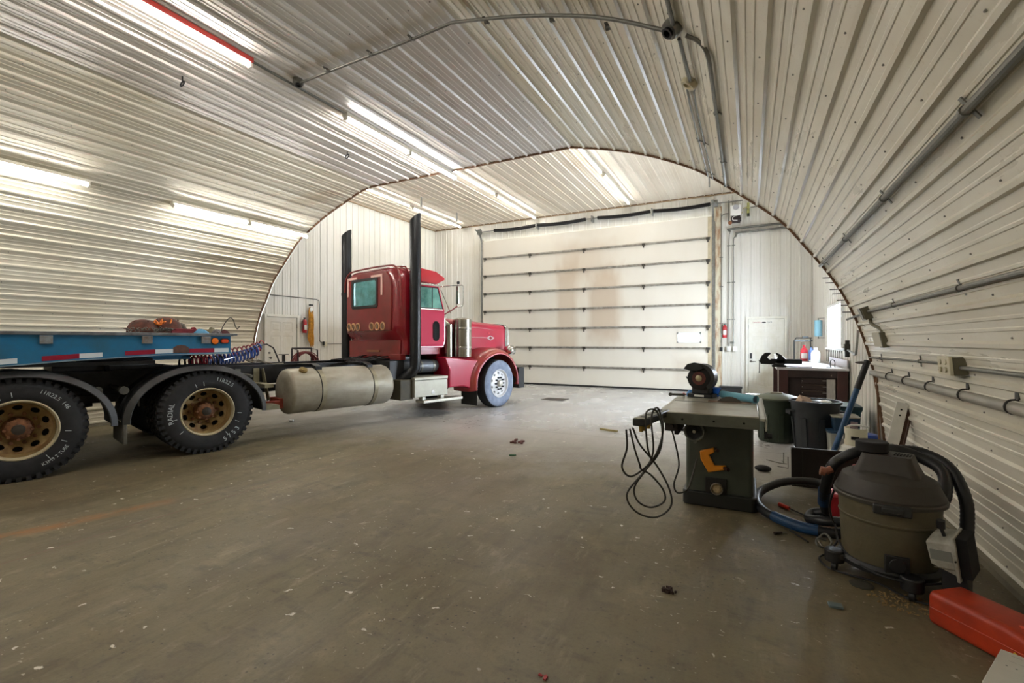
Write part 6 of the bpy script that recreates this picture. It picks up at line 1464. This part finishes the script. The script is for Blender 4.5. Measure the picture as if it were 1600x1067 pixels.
# ---- red jerry can lying down
jc = thing('jerry_can', 'red plastic jerry can lying on its side in the bottom right corner', 'fuel can', (1.00, 2.93, 0), R(-52))
M_jc = mat('red_orange_plastic', '#b4360f', .45, noise=.3, nscale=5, col2='#8f2a10')
def jr(x, hy, z0, z1, r=.03): return [Vector((x, a, b + (z0 + z1) / 2)) for a, b in rrect(hy, (z1 - z0) / 2, r, 5)]
m = MB(); m.rings([jr(-.185, .085, .02, .14), jr(-.20, .098, .008, .155), jr(-.19, .108, .0, .165), jr(.10, .110, .0, .168), jr(.16, .108, .0, .160), jr(.20, .098, .005, .14)])
can = obj('can_body', m, M_jc, jc, bevel=.006, ang=50)
obj('mould_seam', MB().tube([(-.19, -.109, .085), (.10, -.1115, .087), (.18, -.106, .083)], .003, 5), M_jc, can)
obj('shadow_recess', MB().rings([jr(.13, .075, .05, .13), jr(.206, .07, .055, .125)]), mat('recess_shade_maroon', '#4f140c', .5), can)  # dark maroon block standing in for the shadow in a hollow
obj('can_handle', MB().tube(catmull([(.12, -.03, .15), (.18, -.03, .165), (.27, -.03, .15), (.30, -.03, .08), (.24, -.03, .05), (.19, -.03, .05)], 5), .017, 10), M_jc, can)
obj('spout_cap', MB().cyl((.19, -.07, .05), (.235, -.075, .05), .026, n=18), mat('yellow_cap', '#c3a427', .4), can)
obj('cap_tether', MB().tube(catmull([(.15, -.112, .075), (.18, -.12, .065), (.215, -.105, .06)], 4), .005, 6), MATS['yellow_cap'], can)
# ---- white carton bottom right corner
bx = thing('carton', 'white printed carton at the very bottom right edge of the photo', 'box', (.985, 2.54, 0), R(-28))
obj('carton_body', MB().box(-.11, .16, -.2, .13, 0, .10), mat('white_card', '#c9c8bd', .6, noise=.08), bx, bevel=.003)
for (s_, x, y, sz) in (('\u2014 \u2014 \u2014', -.02, .10, .03), ('\u2014 \u2014', -.05, .05, .022), ('\u2022  \u2022', -.06, .0, .03), ('\u2014 \u2014 \u2014', .02, -.03, .025)):
    vs, fs = text_shape(s_, sz); obj('print_marks', MB().add([(x + a, y + b, .1004) for a, b, c in vs], fs), mat('grey_print', '#5b5d5a', .6), bx)
# ---- small things on the floor
at('floor_disc', 'flat dark rubber disc on the floor in front of the vacuum', 'disc', (.575, 3.315, 0), MB().lathe([(0, 0), (.058, 0), (.06, .004), (.052, .007), (.03, .006), (0, .006)], (0, 0, 0), (0, 0, 1), 30), mat('dark_disc', '#38372f', .6))
at('sanding_block', 'small slate blue sanding block lying on the open floor', 'block', (.405, 2.98, 0), MB().box(-.032, .032, -.022, .022, 0, .014), mat('slate_block', '#5c6a6c', .7), bevel=.003, rot=(0, 0, .1))
t = thing('screwdriver', 'red-handled screwdriver on the floor inside the hose loop', 'screwdriver', (.30, 4.50, .0), R(-48))
obj('handle', MB().cyl((-.11, 0, .018), (-.01, 0, .018), .017, .014, n=12), mat('bright_red_handle', '#e03a24', .35), t); obj('blade', MB().cyl((-.01, 0, .018), (.20, 0, .010), .006, n=8), M_black, t)
t = thing('screwdriver', 'short dark screwdriver on the floor left of the thin black punch', 'screwdriver', (.20, 3.92, 0), R(38))
obj('handle', MB().cyl((-.05, 0, .012), (.01, 0, .012), .011, .009, n=10), mat('brown_black_handle', '#2a1a14', .4), t); obj('blade', MB().cyl((.01, 0, .010), (.055, 0, .006), .004, n=8), M_dgalv, t)
at('punch', 'thin black punch on the floor before the hose loop', 'punch', (.325, 3.93, .006), MB().cyl((-.06, .09, 0), (.04, -.09, 0), .0055, n=8), M_black)
at('wood_scrap', 'short pale stick of wood alone on the open floor', 'wood scrap', (-1.97, 7.25, 0), MB().box(-.15, .15, -.02, .02, 0, .025), mat('tan_scrap', '#9a8c5a', .7), rot=(0, 0, -.25))
m = MB(); rn = random.Random(11)
for i in range(7): m.obox((rn.uniform(-.13, .13), rn.uniform(-.08, .08), .012), (rn.uniform(.04, .12), rn.uniform(.02, .04), .02), (0, 0, rn.uniform(0, 3)))
for i in range(7):
    pass
at('bark_scrap', 'reddish brown bark scraps scattered mid floor', 'scrap', (-2.82, 5.85, 0), m, mat('red_brown_bark', '#5a2f28', .8))
at('green_scrap', 'tiny green plastic scrap mid floor near the brown bark', 'scrap', (-2.60, 5.13, 0), MB().obox((0, 0, .008), (.06, .03, .015), (0, 0, .4)).obox((.03, .02, .006), (.03, .015, .012), (0, 0, 1)), mat('green_scrap', '#2c5a3a', .6))
def pile(name, label, loc, n, sp, sz, mt, seed, h=.4, kind=None):
    m = MB(); rn = random.Random(seed)
    for i in range(n):
        a = rn.uniform(0, 2 * PI); d = sp * math.sqrt(rn.random()); s_ = sz * rn.uniform(.5, 1.3)
        m.obox((d * math.cos(a), d * math.sin(a) * .7, s_ * h * .5), (s_, s_ * .55, s_ * h), (rn.uniform(-.2, .2), rn.uniform(-.2, .2), rn.uniform(0, 3)))
    return at(name, label, 'debris', loc, m, mt) if not kind else at(name, label, 'debris', loc, m, mt)
o = pile('dirt_clump', 'dark brown clump of dirt alone on the foreground floor', (-.40, 2.74, 0), 22, .035, .02, mat('dark_brown_dirt', '#2c1a14', .9), 3, .8)
o['kind'] = 'stuff'
o = pile('wood_shavings', 'scattered tan wood shavings on the floor under the vacuum', (.75, 3.19, 0), 170, .17, .012, mat('tan_shavings', '#9a8054', .8, noise=.4), 5, .3); o['kind'] = 'stuff'
o = pile('red_leaf', 'small bright red scrap at the bottom edge of the photo', (-.765, 1.80, 0), 4, .02, .022, mat('bright_red_scrap', '#8c1218', .6), 8, .3); o['kind'] = 'stuff'
at('nail_heap', 'thin bent steel rods on the floor between the saw and the bins', 'rod', (.28, 6.2, .006), MB().tube([(-.1, .1, 0), (.02, .0, 0), (.10, -.02, 0)], .005, 6).tube([(.06, .12, 0), (.07, .02, 0), (.07, .02, .12)], .005, 6).tube([(.0, -.18, 0), (.10, -.22, 0), (.10, -.2, .12)], .005, 6), M_dgalv)
t = thing('rubber_foot', 'dark rubber caster foot sticking out behind the saw cabinet', 'caster', (.13, 5.75, 0)); obj('foot', MB().ball((0, 0, .03), .06, 12, sc=(1.4, .8, .6)), M_rubber, t)
at('floor_drain', 'square dark floor drain grate beside the truck front wheel', 'drain', (-4.2, 10.6, 0), MB().box(-.28, .28, -.22, .22, 0, .006).box(-.25, .25, -.19, .19, .006, .008), mat('dark_grate', '#4c4640', .6, .3))
at('small_cup', 'small white cup lying on the floor before the fuel tank', 'cup', (-7.15, 5.55, 0), MB().cyl((0, 0, .025), (.06, .02, .025), .025, .02, n=12), M_white)
# ---- left bay wall: rope, extinguisher, hose reel, jack stand
t = thing('fire_extinguisher', 'red fire extinguisher on the left wall between the walk door and yellow rope', 'fire extinguisher', (-10.19, 8.34, 1.62), R(90)); extinguisher(t)
m = MB(); rn = random.Random(21)
for k in range(7):
    y0_ = rn.uniform(-.07, .07); m.tube(catmull([(rn.uniform(-.02, .03), y0_ * .3, .44), (rn.uniform(-.02, .04), y0_, .30), (rn.uniform(0, .04), y0_ + rn.uniform(-.05, .05), .0), (rn.uniform(0, .04), y0_ + rn.uniform(-.04, .04), -.35), (.03, y0_ * .6 + .03, -.50 - rn.uniform(0, .12)), (.03, y0_ * .4 + rn.uniform(-.05, .05), -.30), (.03, rn.uniform(-.05, .05), .1), (.0, 0, .40)], 5), .012, 6)
for k in range(5): m.tube([(.02 + .04 * math.cos(a), .055 * math.sin(a), .25 - k * .018 + .01 * math.sin(a)) for a in [2 * PI * i / 12 for i in range(12)]], .011, 6, loop=True)
t = thing('rope_coil', 'long coil of yellow rope hanging on the left bay wall', 'rope', (-10.22, 8.55, 1.85)); obj('rope_strands', m, mat('golden_rope', '#d0901f', .7, noise=.55, nscale=25), t)
obj('white_tie', MB().ball((.02, 0, .38), .05, 10, sc=(.6, 1, 1.4)), M_white, t); obj('wall_hook', MB().box(-.02, .05, -.04, .04, .48, .52), M_black, t)
t = thing('hose_reel', 'dark red air hose wound on a black reel frame beyond the truck frame', 'hose reel', (-9.3, 7.62, 0))
m = MB()
for s in (-1, 1): m.tube([(-.12, s * .27, 0), (-.10, s * .27, 1.24), (.10, s * .27, 1.20), (.14, s * .27, 0)], .018, 8)
m.tube([(-.1, -.27, 1.24), (-.1, .27, 1.24)], .02, 8); m.cyl((0, -.27, .85), (0, .27, .85), .03, n=10); obj('reel_frame', m, mat('black_frame', '#1f1a1a', .5), t)
m = MB()
for k in range(12):
    r_ = .27 + .035 * rn.random(); x_ = -.10 + .018 * k
    m.tube([(x_ + .02 * math.sin(a * 2), r_ * math.cos(a) * 1.05, .86 + r_ * math.sin(a)) for a in [2 * PI * i / 28 for i in range(28)]], .011, 6, loop=True)
obj('hose_coil', m, mat('dark_red_air_hose', '#6e2527', .5), t)
t = thing('jack_stand', 'small black jack with a T-handle beyond the truck frame', 'jack', (-9.3, 7.06, 0))
obj('jack_body', MB().cyl((0, 0, 0), (0, 0, .95), .07, n=16).cyl((0, 0, .95), (0, 0, 1.10), .035, n=12).cyl((0, 0, 0), (0, 0, .03), .15, n=20), mat('black_jack', '#171717', .5), t); obj('t_handle', MB().cyl((-.0, -.12, 1.11), (.0, .12, 1.11), .012, n=8), M_dgalv, t)
